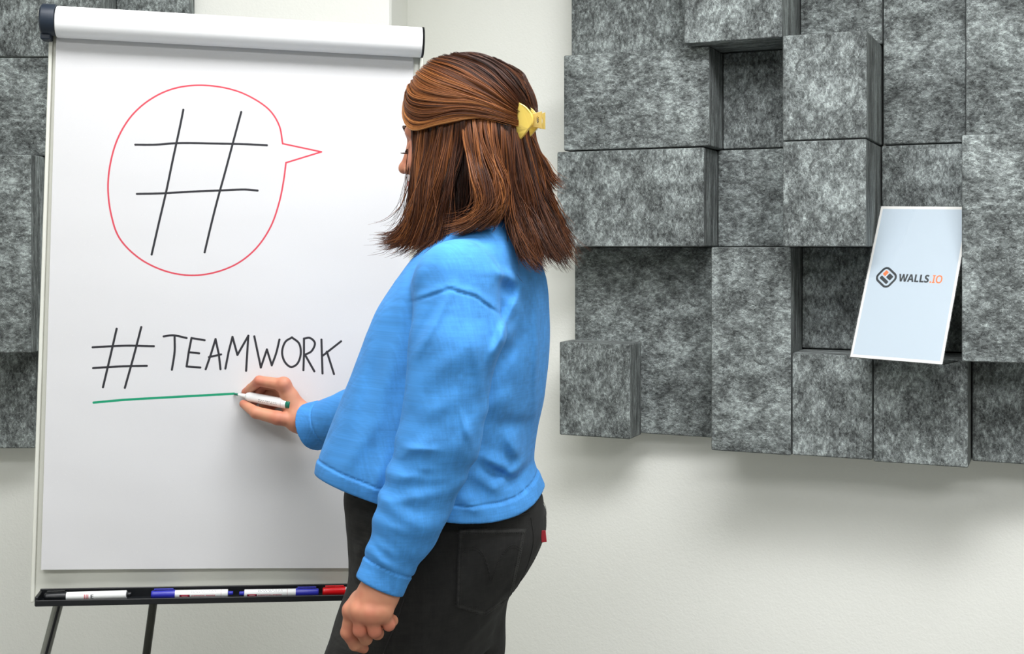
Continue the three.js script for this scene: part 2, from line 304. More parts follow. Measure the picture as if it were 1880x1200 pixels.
function marker(label, a, b, colour, opt = {}) {
  const A = V(a), B = V(b), len = A.distanceTo(B), t = thing('marker', label, 'marker', a, opt.group);
  const ax = B.clone().sub(A).normalize(); t.quaternion.setFromRotationMatrix(new THREE.Matrix4().makeBasis(ax, opt.up ? V(opt.up).addScaledVector(ax, -V(opt.up).dot(ax)).normalize() : new THREE.Vector3(0, 1, 0).addScaledVector(ax, -ax.y).normalize(), new THREE.Vector3()).clone());
  const y = opt.up ? V(opt.up) : new THREE.Vector3(0, 1, 0); y.addScaledVector(ax, -y.dot(ax)).normalize(); const z = ax.clone().cross(y);
  t.quaternion.setFromRotationMatrix(new THREE.Matrix4().makeBasis(ax, y, z));
  const r = opt.r ?? 0.0072, cm = phys({ color: colour, roughness: 0.3 }), X = [1, 0, 0], cap = opt.cap ?? 0.042;
  const lg = lathe([[cap - 0.004, 0], [cap - 0.004, r * 0.86], [cap, r * 0.86], [cap, r], [len - 0.004, r], [len - 0.003, r * 0.94], [len - 0.003, 0]], [0, 0, 0], X, 32);
  const pos = lg.attributes.position, u = lg.attributes.uv; for (let i = 0; i < pos.count; i++) u.setXY(i, (pos.getX(i) - cap) / (len - cap), Math.atan2(pos.getZ(i), pos.getY(i)) / Math.PI / 2 + 0.5);
  const bm = M.markerWhite.clone(); bm.map = opt.print ?? printRed; bm.color.set(0xffffff);
  if (opt.flip) { for (let i = 0; i < pos.count; i++) u.setXY(i, 1 - u.getX(i), 1 - u.getY(i)); }
  part('barrel', lg, bm, t);
  if (!opt.open) {
    const c = part('cap', lathe([[0, 0], [0, r * 0.8], [0.0015, r * 0.95], [0.004, r * 0.98], [cap, r * 1.12], [cap, 0]], [0, 0, 0], X, 32), cm, t);
    const g = box(cap * 0.82, 0.0022, 0.0042, 0.001); g.translate(cap * 0.52, r + 0.0022, 0); part('clip', g, cm, c);
  } else {
    part('collar', lathe([[0.010, 0.0001], [0.010, 0.0026], [0.026, 0.0042], [0.029, r * 0.8], [cap, r * 0.95], [cap, 0]], [0, 0, 0], X, 28), M.markerWhite, t);
    part('nib', lathe([[0, 0.0008], [0.001, 0.0018], [0.011, 0.0026], [0.0112, 0]], [0, 0, 0], X, 20), cm, t);
  }
  part('end_plug', lathe(opt.plug ?? [[len - 0.003, 0], [len - 0.003, r * 0.97], [len + 0.003, r * 0.94], [len + 0.0045, r * 0.8], [len + 0.0045, 0]], [0, 0, 0], X, 28), cm, t);
  return t;
}
{
  const G = 'markers lying in the pen tray', y = -0.996, z = 0.0225, small = (len) => [[len - 0.003, 0], [len - 0.003, 0.004], [len + 0.006, 0.0036], [len + 0.006, 0]];
  marker('black capped marker with white barrel at the left end of the pen tray', bp(0.012, y, z), bp(0.157, y + 0.0035, z + 0.006), 0x101216, { group: G, print: printBlack, cap: 0.038, plug: [[0.142, 0], [0.142, 0.0045], [0.15, 0.004], [0.15, 0]], r: 0.0075 });
  marker('blue capped marker with its cap pointing left beside the black marker', bp(0.196, y + 0.001, z), bp(0.335, y + 0.001, z), 0x2b2fa8, { group: G, plug: small(0.139) });
  marker('blue capped marker with its cap pointing right next to the red marker', bp(0.496, y, z), bp(0.358, y, z), 0x2b2fa8, { group: G, flip: true, plug: small(0.138) });
  marker('red capped marker at the right end of the pen tray by the woman', bp(0.503, y + 0.001, z), bp(0.64, y + 0.001, z), 0xd30d16, { group: G, plug: small(0.137), r: 0.0075 });
  marker('uncapped green marker held in the writing hand of the woman', bp(0.3313, -0.6329, 0.006), [-0.4033, 1.095, -2.268], 0x0b6b54, { open: true, cap: 0.034, r: 0.0090, up: [0, 0.5, 1], plug: [[0.1085, 0], [0.1085, 0.0089], [0.1225, 0.0087], [0.1242, 0.0076], [0.1242, 0]] });
}

// ------------------------------------------------------------------ acrylic sign holder with its card
const SIGN = [0.7456, 1.1355, -2.769];
{
  const W = 0.2055, Hh = 0.378, q = new THREE.Quaternion().setFromEuler(new THREE.Euler(-26 * Math.PI / 180, -36.2 * Math.PI / 180, -1.7 * Math.PI / 180, 'YXZ'));
  const t = thing('sign_holder', 'clear acrylic sign holder leaning back on a ledge of the grey felt blocks', 'sign holder', SIGN);
  const put = (name, g, m) => { g.applyQuaternion(q); return part(name, g, m, t); };
  let g = box(W, Hh, 0.0022, 0.0008); g.translate(W / 2, Hh / 2, 0.0021); put('front_pane', g, M.acrylic);
  g = box(W, Hh, 0.0022, 0.0008); g.translate(W / 2, Hh / 2, -0.0021); put('back_pane', g, M.acrylic);
  // the foot runs level from the bottom edge back onto the ledge
  const e = new THREE.Vector3(1, 0, 0).applyQuaternion(q);
  g = box(W, 0.002, 0.105, 0.0008); g.translate(W / 2, 0.0012, -0.0525); const up = new THREE.Vector3(0, 1, 0).addScaledVector(e, -e.y).normalize(); g.applyMatrix4(new THREE.Matrix4().makeBasis(e, up, e.clone().cross(up))); part('foot', g, M.acrylicFoot, t);
  const c = thing('card', 'pale blue card with an orange and dark logo inside the clear sign holder', 'card', SIGN);
  const tex = canvasTex(820, 1508, (x, w, h) => {
    x.fillStyle = '#e4e4e0'; x.fillRect(0, 0, w, h); x.fillStyle = '#bac8d2'; x.fillRect(22, 28, w - 44, h - 56);
    const cy = h * 0.478, lx = w * 0.225;
    x.save(); x.translate(lx, cy); x.scale(1, 1.08); x.rotate(-0.92); x.lineWidth = 19; x.strokeStyle = '#18232a'; x.lineJoin = 'round';
    x.beginPath(); x.roundRect(-70, -76, 140, 152, 42); x.stroke();
    x.fillStyle = '#18232a'; x.beginPath(); x.roundRect(-44, -46, 30, 92, 6); x.fill(); x.beginPath(); x.roundRect(0, -4, 46, 50, 6); x.fill();
    x.fillStyle = '#f07a40'; x.beginPath(); x.roundRect(0, -50, 46, 34, 6); x.fill(); x.restore();
    x.save(); x.translate(w * 0.365, cy + 34); x.scale(1, 1.28); x.font = 'bold 78px sans-serif'; const k = w * 0.335 / x.measureText('WALLS').width; x.scale(k, 1); x.fillStyle = '#18232a'; x.strokeStyle = '#18232a'; x.lineWidth = 2.5; x.fillText('WALLS', 0, 0); x.strokeText('WALLS', 0, 0); const o = x.measureText('WALLS').width; x.fillStyle = '#f07a40'; x.strokeStyle = '#f07a40'; x.lineWidth = 3; x.font = '78px sans-serif'; x.fillText('.IO', o + 2, 0); x.strokeText('.IO', o + 2, 0); x.restore();
  });
  const cg = box(W - 0.003, Hh - 0.003, 0.0012, 0.0004), p = cg.attributes.position, u = cg.attributes.uv; for (let i = 0; i < p.count; i++) u.setXY(i, p.getX(i) / (W - 0.003) + 0.5, p.getY(i) / (Hh - 0.003) + 0.5);
  cg.translate(W / 2, Hh / 2, 0); cg.applyQuaternion(q); part('printed_face', cg, std({ map: tex, roughness: 0.6 }), c);
}

// ------------------------------------------------------------------ implicit surfaces
const dot3 = (a, b) => a[0] * b[0] + a[1] * b[1] + a[2] * b[2];
const smin = (a, b, k) => { const h = Math.max(k - Math.abs(a - b), 0) / k; return Math.min(a, b) - h * h * k * 0.25; };
const smax = (a, b, k) => -smin(-a, -b, k);
const ss = (a, b, x) => { const t = Math.min(1, Math.max(0, (x - a) / (b - a))); return t * t * (3 - 2 * t); };
function cap(x, y, z, a, b, ra, rb) {
  const bx = b[0] - a[0], by = b[1] - a[1], bz = b[2] - a[2], px = x - a[0], py = y - a[1], pz = z - a[2];
  const t = Math.min(1, Math.max(0, (px * bx + py * by + pz * bz) / (bx * bx + by * by + bz * bz)));
  return Math.hypot(px - t * bx, py - t * by, pz - t * bz) - (ra + (rb - ra) * t);
}
function chain(x, y, z, pts, rs, k) { let d = cap(x, y, z, pts[0], pts[1], rs[0], rs[1]); for (let i = 1; i < pts.length - 1; i++) d = smin(d, cap(x, y, z, pts[i], pts[i + 1], rs[i], rs[i + 1]), k); return d; }
function ell(x, y, z, c, r) { const px = (x - c[0]) / r[0], py = (y - c[1]) / r[1], pz = (z - c[2]) / r[2], k0 = Math.hypot(px, py, pz), k1 = Math.hypot(px / r[0], py / r[1], pz / r[2]); return k1 < 1e-9 ? -Math.min(...r) : k0 * (k0 - 1) / k1; }
const FX = -0.956, FZ = -0.292, LX = -0.292, LZ = 0.956, BZ = -1.92;   // her facing and her left, on the floor plane
// rows [height, centre x, half width, half depth], falling heights
function section(T) {
  const lo = T[T.length - 1][0], hi = T[0][0], n = 1600, tab = new Float32Array((n + 1) * 3);
  for (let i = 0; i <= n; i++) {
    const h = lo + (hi - lo) * i / n; let k = T.length - 2; while (k > 0 && T[k][0] < h) k--;
    const g = (j, c) => T[Math.min(T.length - 1, Math.max(0, j))][c], t = (T[k][0] - h) / (T[k][0] - T[k + 1][0]);
    for (let c = 1; c < 4; c++) { const p0 = g(k - 1, c), p1 = g(k, c), p2 = g(k + 1, c), p3 = g(k + 2, c); tab[i * 3 + c - 1] = 0.5 * (2 * p1 + (p2 - p0) * t + (2 * p0 - 5 * p1 + 4 * p2 - p3) * t * t + (3 * p1 - p0 - 3 * p2 + p3) * t * t * t); }
  }
  return (x, y, z, e = 2, oa = 0) => {
    const f = Math.min(n - 1e-4, Math.max(0, (y - lo) / (hi - lo) * n)), i = Math.floor(f), w = f - i;
    const c = tab[i * 3] * (1 - w) + tab[i * 3 + 3] * w, a = tab[i * 3 + 1] * (1 - w) + tab[i * 3 + 4] * w + oa, b = tab[i * 3 + 2] * (1 - w) + tab[i * 3 + 5] * w + oa;
    const dx = x - c, dz = z - BZ, t = (dx * FX + dz * FZ) / b, s = (dx * LX + dz * LZ) / a;
    if (e === 2) { const k0 = Math.hypot(t, s), k1 = Math.hypot(t / b, s / a); return k1 < 1e-6 ? -Math.min(a, b) : k0 * (k0 - 1) / k1; }
    const at = Math.abs(t), as = Math.abs(s), q = (at ** e + as ** e) ** (1 / e); if (q < 1e-4) return -Math.min(a, b);
    const gt = (at / q) ** (e - 1) / b, gs = (as / q) ** (e - 1) / a; return (q - 1) / Math.hypot(gt, gs);
  };
}
function mesh(f, lo, hi, h, keep) {                   // sparse surface nets with normals from the field
  const n = [0, 1, 2].map((i) => Math.ceil((hi[i] - lo[i]) / h) + 1), [nx, ny, nZ] = n, val = new Float32Array(nx * ny * nZ), B = 6;
  for (let bz = 0; bz < nZ; bz += B) for (let by = 0; by < ny; by += B) for (let bx = 0; bx < nx; bx += B) {
    const d = f(lo[0] + (bx + B / 2) * h, lo[1] + (by + B / 2) * h, lo[2] + (bz + B / 2) * h), skip = Math.abs(d) > B * h * 1.25 + 0.008;
    for (let k = bz; k < Math.min(nZ, bz + B); k++) for (let j = by; j < Math.min(ny, by + B); j++) for (let i = bx; i < Math.min(nx, bx + B); i++) val[(k * ny + j) * nx + i] = skip ? d : f(lo[0] + i * h, lo[1] + j * h, lo[2] + k * h);
  }
  const id = new Int32Array(nx * ny * nZ).fill(-1), pos = [], ix = [], o8 = [0, 1, nx, nx + 1, nx * ny, nx * ny + 1, nx * ny + nx, nx * ny + nx + 1], E = [[0, 1], [2, 3], [4, 5], [6, 7], [0, 2], [1, 3], [4, 6], [5, 7], [0, 4], [1, 5], [2, 6], [3, 7]];
  for (let k = 0; k < nZ - 1; k++) for (let j = 0; j < ny - 1; j++) for (let i = 0; i < nx - 1; i++) {
    const at = (k * ny + j) * nx + i; let m = 0; for (let c = 0; c < 8; c++) if (val[at + o8[c]] < 0) m |= 1 << c;
    if (m === 0 || m === 255) continue;
    let sx = 0, sy = 0, sz = 0, c = 0;
    for (const [a, b] of E) { const va = val[at + o8[a]], vb = val[at + o8[b]]; if (va < 0 === vb < 0) continue; const t = va / (va - vb); sx += (a & 1) + t * ((b & 1) - (a & 1)); sy += (a >> 1 & 1) + t * ((b >> 1 & 1) - (a >> 1 & 1)); sz += (a >> 2) + t * ((b >> 2) - (a >> 2)); c++; }
    id[at] = pos.length / 3; pos.push(lo[0] + (i + sx / c) * h, lo[1] + (j + sy / c) * h, lo[2] + (k + sz / c) * h);
  }
  const quad = (a, b, c, d, fl) => { if (a < 0 || b < 0 || c < 0 || d < 0) return; if (!fl) ix.push(a, b, c, a, c, d); else ix.push(a, c, b, a, d, c); };
  for (let k = 1; k < nZ - 1; k++) for (let j = 1; j < ny - 1; j++) for (let i = 1; i < nx - 1; i++) {
    const at = (k * ny + j) * nx + i, s = val[at] < 0;
    if (s !== val[at + 1] < 0) quad(id[at], id[at - nx], id[at - nx - nx * ny], id[at - nx * ny], !s);
    if (s !== val[at + nx] < 0) quad(id[at], id[at - nx * ny], id[at - 1 - nx * ny], id[at - 1], !s);
    if (s !== val[at + nx * ny] < 0) quad(id[at], id[at - 1], id[at - 1 - nx], id[at - nx], !s);
  }
  const P = new Float32Array(pos), Nn = new Float32Array(pos.length), uv = new Float32Array(pos.length / 3 * 2), e = 0.0008;
  for (let i = 0; i < P.length; i += 3) {
    for (let it = 0; it < 2; it++) {
      const x = P[i], y = P[i + 1], z = P[i + 2], gx = f(x + e, y, z) - f(x - e, y, z), gy = f(x, y + e, z) - f(x, y - e, z), gz = f(x, y, z + e) - f(x, y, z - e), l = Math.hypot(gx, gy, gz) || 1;
      Nn[i] = gx / l; Nn[i + 1] = gy / l; Nn[i + 2] = gz / l;
      if (!it) { const d = Math.max(-h, Math.min(h, f(x, y, z) / Math.max(0.6, l / (2 * e)))); P[i] -= Nn[i] * d; P[i + 1] -= Nn[i + 1] * d; P[i + 2] -= Nn[i + 2] * d; }
    }
    uv[i / 3 * 2] = P[i] * 0.75 - P[i + 2] * 0.66; uv[i / 3 * 2 + 1] = P[i + 1];
  }
  let idx = ix; if (keep) { idx = []; for (let i = 0; i < ix.length; i += 3) { const a = ix[i] * 3; if (keep(P[a], P[a + 1], P[a + 2])) idx.push(ix[i], ix[i + 1], ix[i + 2]); } }
  const g = new THREE.BufferGeometry(); g.setAttribute('position', new THREE.BufferAttribute(P, 3)); g.setAttribute('normal', new THREE.BufferAttribute(Nn, 3)); g.setAttribute('uv', new THREE.BufferAttribute(uv, 2)); g.setIndex(idx);
  return g;
}
// folds: ridges (+) and creases (-) along short lines on the side turned to the camera
function folds(list) {
  const L = list.map(([a, b, amp, w]) => ({ a, b, amp, w, dx: b[0] - a[0], dy: b[1] - a[1], l2: (b[0] - a[0]) ** 2 + (b[1] - a[1]) ** 2 }));
  return (x, y, z, zmin) => {
    if (z < zmin) return 0; let s = 0;
    for (const q of L) {
      const px = x - q.a[0], py = y - q.a[1], t = (px * q.dx + py * q.dy) / q.l2; if (t < -0.25 || t > 1.25) continue;
      const d = (px * q.dy - py * q.dx) / Math.sqrt(q.l2); if (Math.abs(d) > q.w * 2.6) continue;
      const tt = Math.min(1, Math.max(0, (t + 0.25) / 1.5)), e = Math.sin(Math.PI * tt); s += q.amp * e * e * Math.exp(-((d / q.w) ** 2));
    }
    return s;
  };
}
// ------------------------------------------------------------------ the woman
const PB = [-0.17, 0, -1.92];
const person = thing('person', 'woman in a blue jacket and black jeans with auburn hair writing on the flip chart', 'person', PB);
const pput = (name, g, m, parent = person, label) => wpart(name, g, m, parent, PB, label);
// joints
const J = {
  neck0: [-0.035, 1.36, -1.92], neck1: [-0.05, 1.49, -1.92],
  ls: [-0.0764, 1.3288, -1.758], lm: [-0.0811, 1.2395, -1.728], le: [-0.0996, 1.122, -1.71], lf: [-0.1383, 1.0144, -1.692], lc: [-0.1775, 0.9242, -1.68], lw: [-0.1775, 0.9176, -1.68],
  rs: [-0.006, 1.315, -2.065], re: [-0.185, 1.122, -2.17], rc: [-0.3639, 1.0546, -2.268], rw: [-0.3848, 1.0658, -2.287],
  lh: [-0.135, 0.88, -1.84], lk: [-0.25, 0.48, -1.82], la: [-0.215, 0.09, -1.84],
  rh: [-0.09, 0.88, -2.0], rk: [-0.185, 0.48, -2.02], ra: [-0.155, 0.09, -2.03],
};
// ---- hands
const RH = {
  index: [[[-0.4139, 1.1301, -2.272], [-0.4604, 1.1359, -2.282], [-0.4802, 1.1203, -2.306], [-0.4938, 1.1119, -2.318]], [0.0115, 0.0094, 0.0084, 0.0066]],
  thumb: [[[-0.3941, 1.0649, -2.272], [-0.4229, 1.0712, -2.262], [-0.4639, 1.08, -2.27], [-0.4934, 1.0917, -2.302]], [0.0135, 0.0125, 0.0108, 0.0075]],
  middle: [[[-0.4195, 1.1269, -2.292], [-0.459, 1.1264, -2.305], [-0.4708, 1.1053, -2.314], [-0.4769, 1.0933, -2.314]], [0.0112, 0.0094, 0.0084, 0.0070]],
  ring: [[[-0.4235, 1.1161, -2.308], [-0.4579, 1.1087, -2.32], [-0.4604, 1.0822, -2.322], [-0.4457, 1.0792, -2.314]], [0.0108, 0.0088, 0.0080, 0.0070]],
  pinky: [[[-0.4223, 1.0978, -2.318], [-0.4488, 1.0848, -2.325], [-0.4508, 1.0656, -2.325], [-0.4354, 1.0646, -2.318]], [0.0100, 0.0080, 0.0074, 0.0064]],
};
const LH = {
  index: [[[-0.2147, 0.8913, -1.685], [-0.2216, 0.8611, -1.688], [-0.2131, 0.8405, -1.702], [-0.2027, 0.8308, -1.714]], [0.0106, 0.0092, 0.0084, 0.0066]],
  middle: [[[-0.2016, 0.8956, -1.668], [-0.2026, 0.8696, -1.67], [-0.1969, 0.8517, -1.69], [-0.202, 0.8565, -1.708]], [0.0108, 0.0092, 0.0084, 0.0068]],
  ring: [[[-0.1872, 0.8951, -1.662], [-0.1826, 0.8698, -1.667], [-0.1815, 0.859, -1.69], [-0.1882, 0.8651, -1.704]], [0.0105, 0.0090, 0.0082, 0.0068]],
  pinky: [[[-0.1729, 0.8953, -1.664], [-0.1643, 0.8762, -1.672], [-0.1617, 0.8759, -1.69], [-0.1687, 0.879, -1.702]], [0.0098, 0.0082, 0.0075, 0.0064]],
  thumb: [[[-0.2042, 0.899, -1.702], [-0.2204, 0.8695, -1.724], [-0.2169, 0.8461, -1.732], [-0.2081, 0.8349, -1.734]], [0.0128, 0.0110, 0.0098, 0.0076]],
};
function handField(H, wrist, elbow, knuckle, wrR) {
  const pt = (a, b, t) => [a[0] + (b[0] - a[0]) * t, a[1] + (b[1] - a[1]) * t, a[2] + (b[2] - a[2]) * t];
  const fore = pt(wrist, elbow, 0.45), palm = ['index', 'middle', 'ring', 'pinky'].map((k) => H[k][0][0]), th = H.thumb[0];
  const w0 = pt(wrist, palm[0], 0), nails = [];
  return (x, y, z) => {
    let d = cap(x, y, z, wrist, fore, wrR, wrR * 1.25);
    for (let i = 0; i < 4; i++) d = smin(d, cap(x, y, z, w0, palm[i], wrR * 0.72, 0.0118), 0.016);
    for (let i = 0; i < 3; i++) d = smin(d, cap(x, y, z, palm[i], palm[i + 1], 0.0112, 0.0108), 0.010);
    d = smin(d, cap(x, y, z, pt(wrist, th[0], 0.4), th[0], 0.015, 0.0145), 0.014);
    d = smin(d, cap(x, y, z, th[0], pt(palm[0], wrist, 0.35), 0.012, 0.0105), 0.012);
    let f = 1; for (const k of ['index', 'middle', 'ring', 'pinky', 'thumb']) { const [p, r] = H[k]; const c = chain(x, y, z, p, r, 0.003); f = Math.min(f, c); }
    d = smin(d, f, 0.0042);
    for (const p of palm) { const q = Math.hypot(x - p[0] - knuckle[0], y - p[1] - knuckle[1], z - p[2] - knuckle[2]); d = smin(d, q - 0.0055, 0.009); }
    return d;
  };
}
const rHand = handField(RH, J.rw, J.re, [0.001, 0.005, 0.004], 0.0235), lHand = handField(LH, J.lw, J.le, [-0.003, 0.002, 0.0065], 0.0245);
// ---- head, in its own frame (f forward, u up, l her left)
const HC = [-0.0651, 1.562, -1.92], PIT = 0.02;
const h2w = ([f, u, l]) => [HC[0] + f * FX + l * LX, HC[1] + u, HC[2] + f * FZ + l * LZ];
const w2h = (x, y, z) => { const dx = x - HC[0], dz = z - HC[2]; return [dx * FX + dz * FZ, y - HC[1], dx * LX + dz * LZ]; };
function headF(f, u, l) {
  const al = Math.abs(l);
  let d = ell(f, u, l, [0.002, 0.016, 0], [0.094, 0.096, 0.075]);
  d = smin(d, ell(f, u, l, [0.028, -0.055, 0], [0.066, 0.078, 0.060]), 0.03);
  d = smin(d, ell(f, u, l, [0.070, -0.118, 0], [0.022, 0.020, 0.026]), 0.025);
  d = smin(d, cap(f, u, al, [-0.005, -0.075, 0.048], [0.060, -0.118, 0.018], 0.016, 0.014), 0.02);
  d = smin(d, cap(f, u, al, [0.090, -0.004, 0.012], [0.078, -0.006, 0.042], 0.010, 0.010), 0.012);          // brow ridge
  d = smax(d, -ell(f, u, al, [0.100, -0.028, 0.031], [0.020, 0.013, 0.018]), 0.012);                          // sockets
  d = smin(d, Math.hypot(f - 0.0765, u + 0.029, al - 0.031) - 0.0125, 0.004);                                  // lids over the eyeballs
  d = smin(d, cap(f, u, l, [0.092, -0.018, 0], [0.104, -0.055, 0], 0.0065, 0.0085), 0.012);                   // nose
  d = smin(d, Math.hypot(f - 0.108, u + 0.060, l) - 0.0085, 0.006);
  d = smin(d, Math.hypot(f - 0.096, u + 0.063, al - 0.011) - 0.007, 0.006);
  d = smin(d, cap(f, u, al, [0.0965, -0.085, 0], [0.086, -0.089, 0.021], 0.0062, 0.0035), 0.005);
  d = smin(d, cap(f, u, al, [0.0945, -0.0965, 0], [0.085, -0.092, 0.020], 0.0068, 0.0035), 0.005);
  d = smax(d, -cap(f, u, al, [0.106, -0.0905, 0], [0.090, -0.0905, 0.020], 0.0022, 0.001), 0.004);
  d = smin(d, cap(f, u, al, [0.062, -0.055, 0.045], [0.040, -0.045, 0.058], 0.014, 0.012), 0.03);
  d = smin(d, smax(ell(f, u, al, [-0.012, -0.038, 0.078], [0.017, 0.031, 0.008]), -ell(f, u, al, [-0.008, -0.036, 0.087], [0.010, 0.020, 0.006]), 0.004), 0.008);
  return d;
}
const headW = (x, y, z) => { const [f, u, l] = w2h(x, y, z); return headF(f, u, l); };
const torsoT = section([
  [1.47, -0.038, 0.050, 0.052], [1.44, -0.036, 0.062, 0.060], [1.415, -0.036, 0.085, 0.068], [1.39, -0.042, 0.118, 0.076], [1.36, -0.0532, 0.148, 0.088], [1.33, -0.0598, 0.163, 0.1035], [1.29, -0.0710, 0.172, 0.1195], [1.25, -0.0796, 0.176, 0.130], [1.20, -0.0905, 0.180, 0.139],
  [1.15, -0.1035, 0.184, 0.1455], [1.10, -0.1182, 0.188, 0.150], [1.05, -0.1285, 0.192, 0.1555], [1.02, -0.1225, 0.192, 0.161], [1.0, -0.119, 0.193, 0.1645], [0.95, -0.117, 0.193, 0.166]]);
const hipT = section([[1.06, -0.1117, 0.150, 0.130], [1.0, -0.1041, 0.160, 0.1437], [0.97, -0.1003, 0.168, 0.1451], [0.94, -0.0987, 0.175, 0.1419], [0.91, -0.1014, 0.180, 0.1340], [0.88, -0.1103, 0.182, 0.1263], [0.85, -0.1251, 0.182, 0.1214], [0.82, -0.137, 0.180, 0.1161], [0.79, -0.1446, 0.175, 0.1134], [0.70, -0.158, 0.165, 0.114]]);
function bodyF(x, y, z) {
  let d = smax(torsoT(x, y, z) + 0.022, y - 1.40, 0.04); d = smax(d, 1.07 - y, 0.02);
  d = smin(d, smax(hipT(x, y, z) + 0.014, Math.max(y - 1.09, 0.78 - y), 0.03), 0.015);
  d = smin(d, cap(x, y, z, J.neck0, J.neck1, 0.054, 0.048), 0.03);
  d = smin(d, headW(x, y, z), 0.015);
  d = smin(d, chain(x, y, z, [J.ls, J.le, J.lw], [0.044, 0.036, 0.0225], 0.012), 0.02);
  d = smin(d, chain(x, y, z, [J.rs, J.re, J.rw], [0.042, 0.034, 0.0215], 0.012), 0.02);
  d = smin(d, chain(x, y, z, [J.lh, J.lk, J.la], [0.074, 0.05, 0.036], 0.03), 0.03);
  d = smin(d, chain(x, y, z, [J.rh, J.rk, J.ra], [0.074, 0.05, 0.036], 0.03), 0.03);
  for (const a of [J.la, J.ra]) d = smin(d, cap(x, y, z, [a[0], 0.05, a[2]], [a[0] + FX * 0.14, 0.034, a[2] + FZ * 0.14], 0.034, 0.022), 0.02);
  return d;
}
{
  const pad = (pts, r) => { const lo = [0, 1, 2].map((i) => Math.min(...pts.map((p) => p[i])) - r), hi = [0, 1, 2].map((i) => Math.max(...pts.map((p) => p[i])) + r); return [lo, hi]; };
  const inHeadBox = (x, y, z) => y > 1.45, rlo = pad([...Object.values(RH).flatMap((h) => h[0]), J.rw], 0.03), llo = pad([...Object.values(LH).flatMap((h) => h[0]), J.lw], 0.03);
  const gs = [];
  gs.push(mesh(bodyF, [-0.45, 0.0, -2.4], [0.2, 1.47, -1.6], 0.011, (x, y, z) => y < 1.46));
  gs.push(mesh(bodyF, [-0.2, 1.40, -2.06], [0.06, 1.69, -1.80], 0.0027, (x, y, z) => y > 1.452));
  gs.push(mesh(rHand, rlo[0], [rlo[1][0] + 0.02, rlo[1][1], rlo[1][2]], 0.0014));
  gs.push(mesh(lHand, llo[0], [llo[1][0], llo[1][1] + 0.02, llo[1][2]], 0.0014));
  for (const g of gs) {
    const p = g.attributes.position, c = new Float32Array(p.count * 3), A = new THREE.Color().setRGB(0.57, 0.255, 0.145), Bc = new THREE.Color().setRGB(0.52, 0.175, 0.105), Lp = new THREE.Color().setRGB(0.42, 0.10, 0.085), q = new THREE.Color();
    const kn = [...Object.values(RH), ...Object.values(LH)].flatMap((h) => [...h[0].slice(0, 2), h[0][3]]);
    for (let i = 0; i < p.count; i++) {
      const x = p.getX(i), y = p.getY(i), z = p.getZ(i); q.copy(A); let w = 0.25 + 0.5 * nz(x * 40, y * 40, z * 40) + 0.3 * nz(x * 120, y * 120, z * 120);
      if (y < 1.2) { let m = 1; for (const k of kn) m = Math.min(m, Math.hypot(x - k[0], y - k[1], z - k[2])); w += 0.6 * (1 - ss(0.008, 0.022, m)); }
      else { const [f, u, l] = w2h(x, y, z); w += 0.5 * (1 - ss(0.012, 0.03, Math.hypot(f - 0.07, u + 0.055, Math.abs(l) - 0.05))); if (f > 0.086 && u < -0.079 && u > -0.104 && Math.abs(l) < 0.022) { q.copy(Lp); w = 0; } }
      q.lerp(Bc, Math.min(1, Math.max(0, w))); c[i * 3] = q.r; c[i * 3 + 1] = q.g; c[i * 3 + 2] = q.b;
    }
    g.setAttribute('color', new THREE.BufferAttribute(c, 3));
  }
  pput('body', mergeGeometries(gs), M.skin);
  const brows = [], lash = [];
  for (const s of [-1, 1]) {
    brows.push(tube([[0.1005, -0.004, s * 0.012], [0.0985, 0.002, s * 0.026], [0.086, 0.0, s * 0.046]].map(h2w), 0.0018, 20, 6));
    lash.push(tube([[0.0895, -0.034, s * 0.022], [0.0925, -0.0365, s * 0.031], [0.086, -0.034, s * 0.042]].map(h2w), 0.0012, 16, 5));
    for (let k = 0; k < 14; k++) { const t = k / 13, l = s * (0.022 + 0.02 * t), a = [0.091 - 0.012 * (t - 0.45) ** 2 * 4, -0.036, l]; lash.push(tube([a, [a[0] + 0.005, -0.0395, l * 1.03], [a[0] + 0.009, -0.0385, l * 1.06]].map(h2w), 0.0004, 5, 4)); }
  }
  for (const b of brows) pput('eyebrow', b, M.brow);
  pput('eyelashes', merge(lash), M.brow).userData.kind = 'stuff';
}
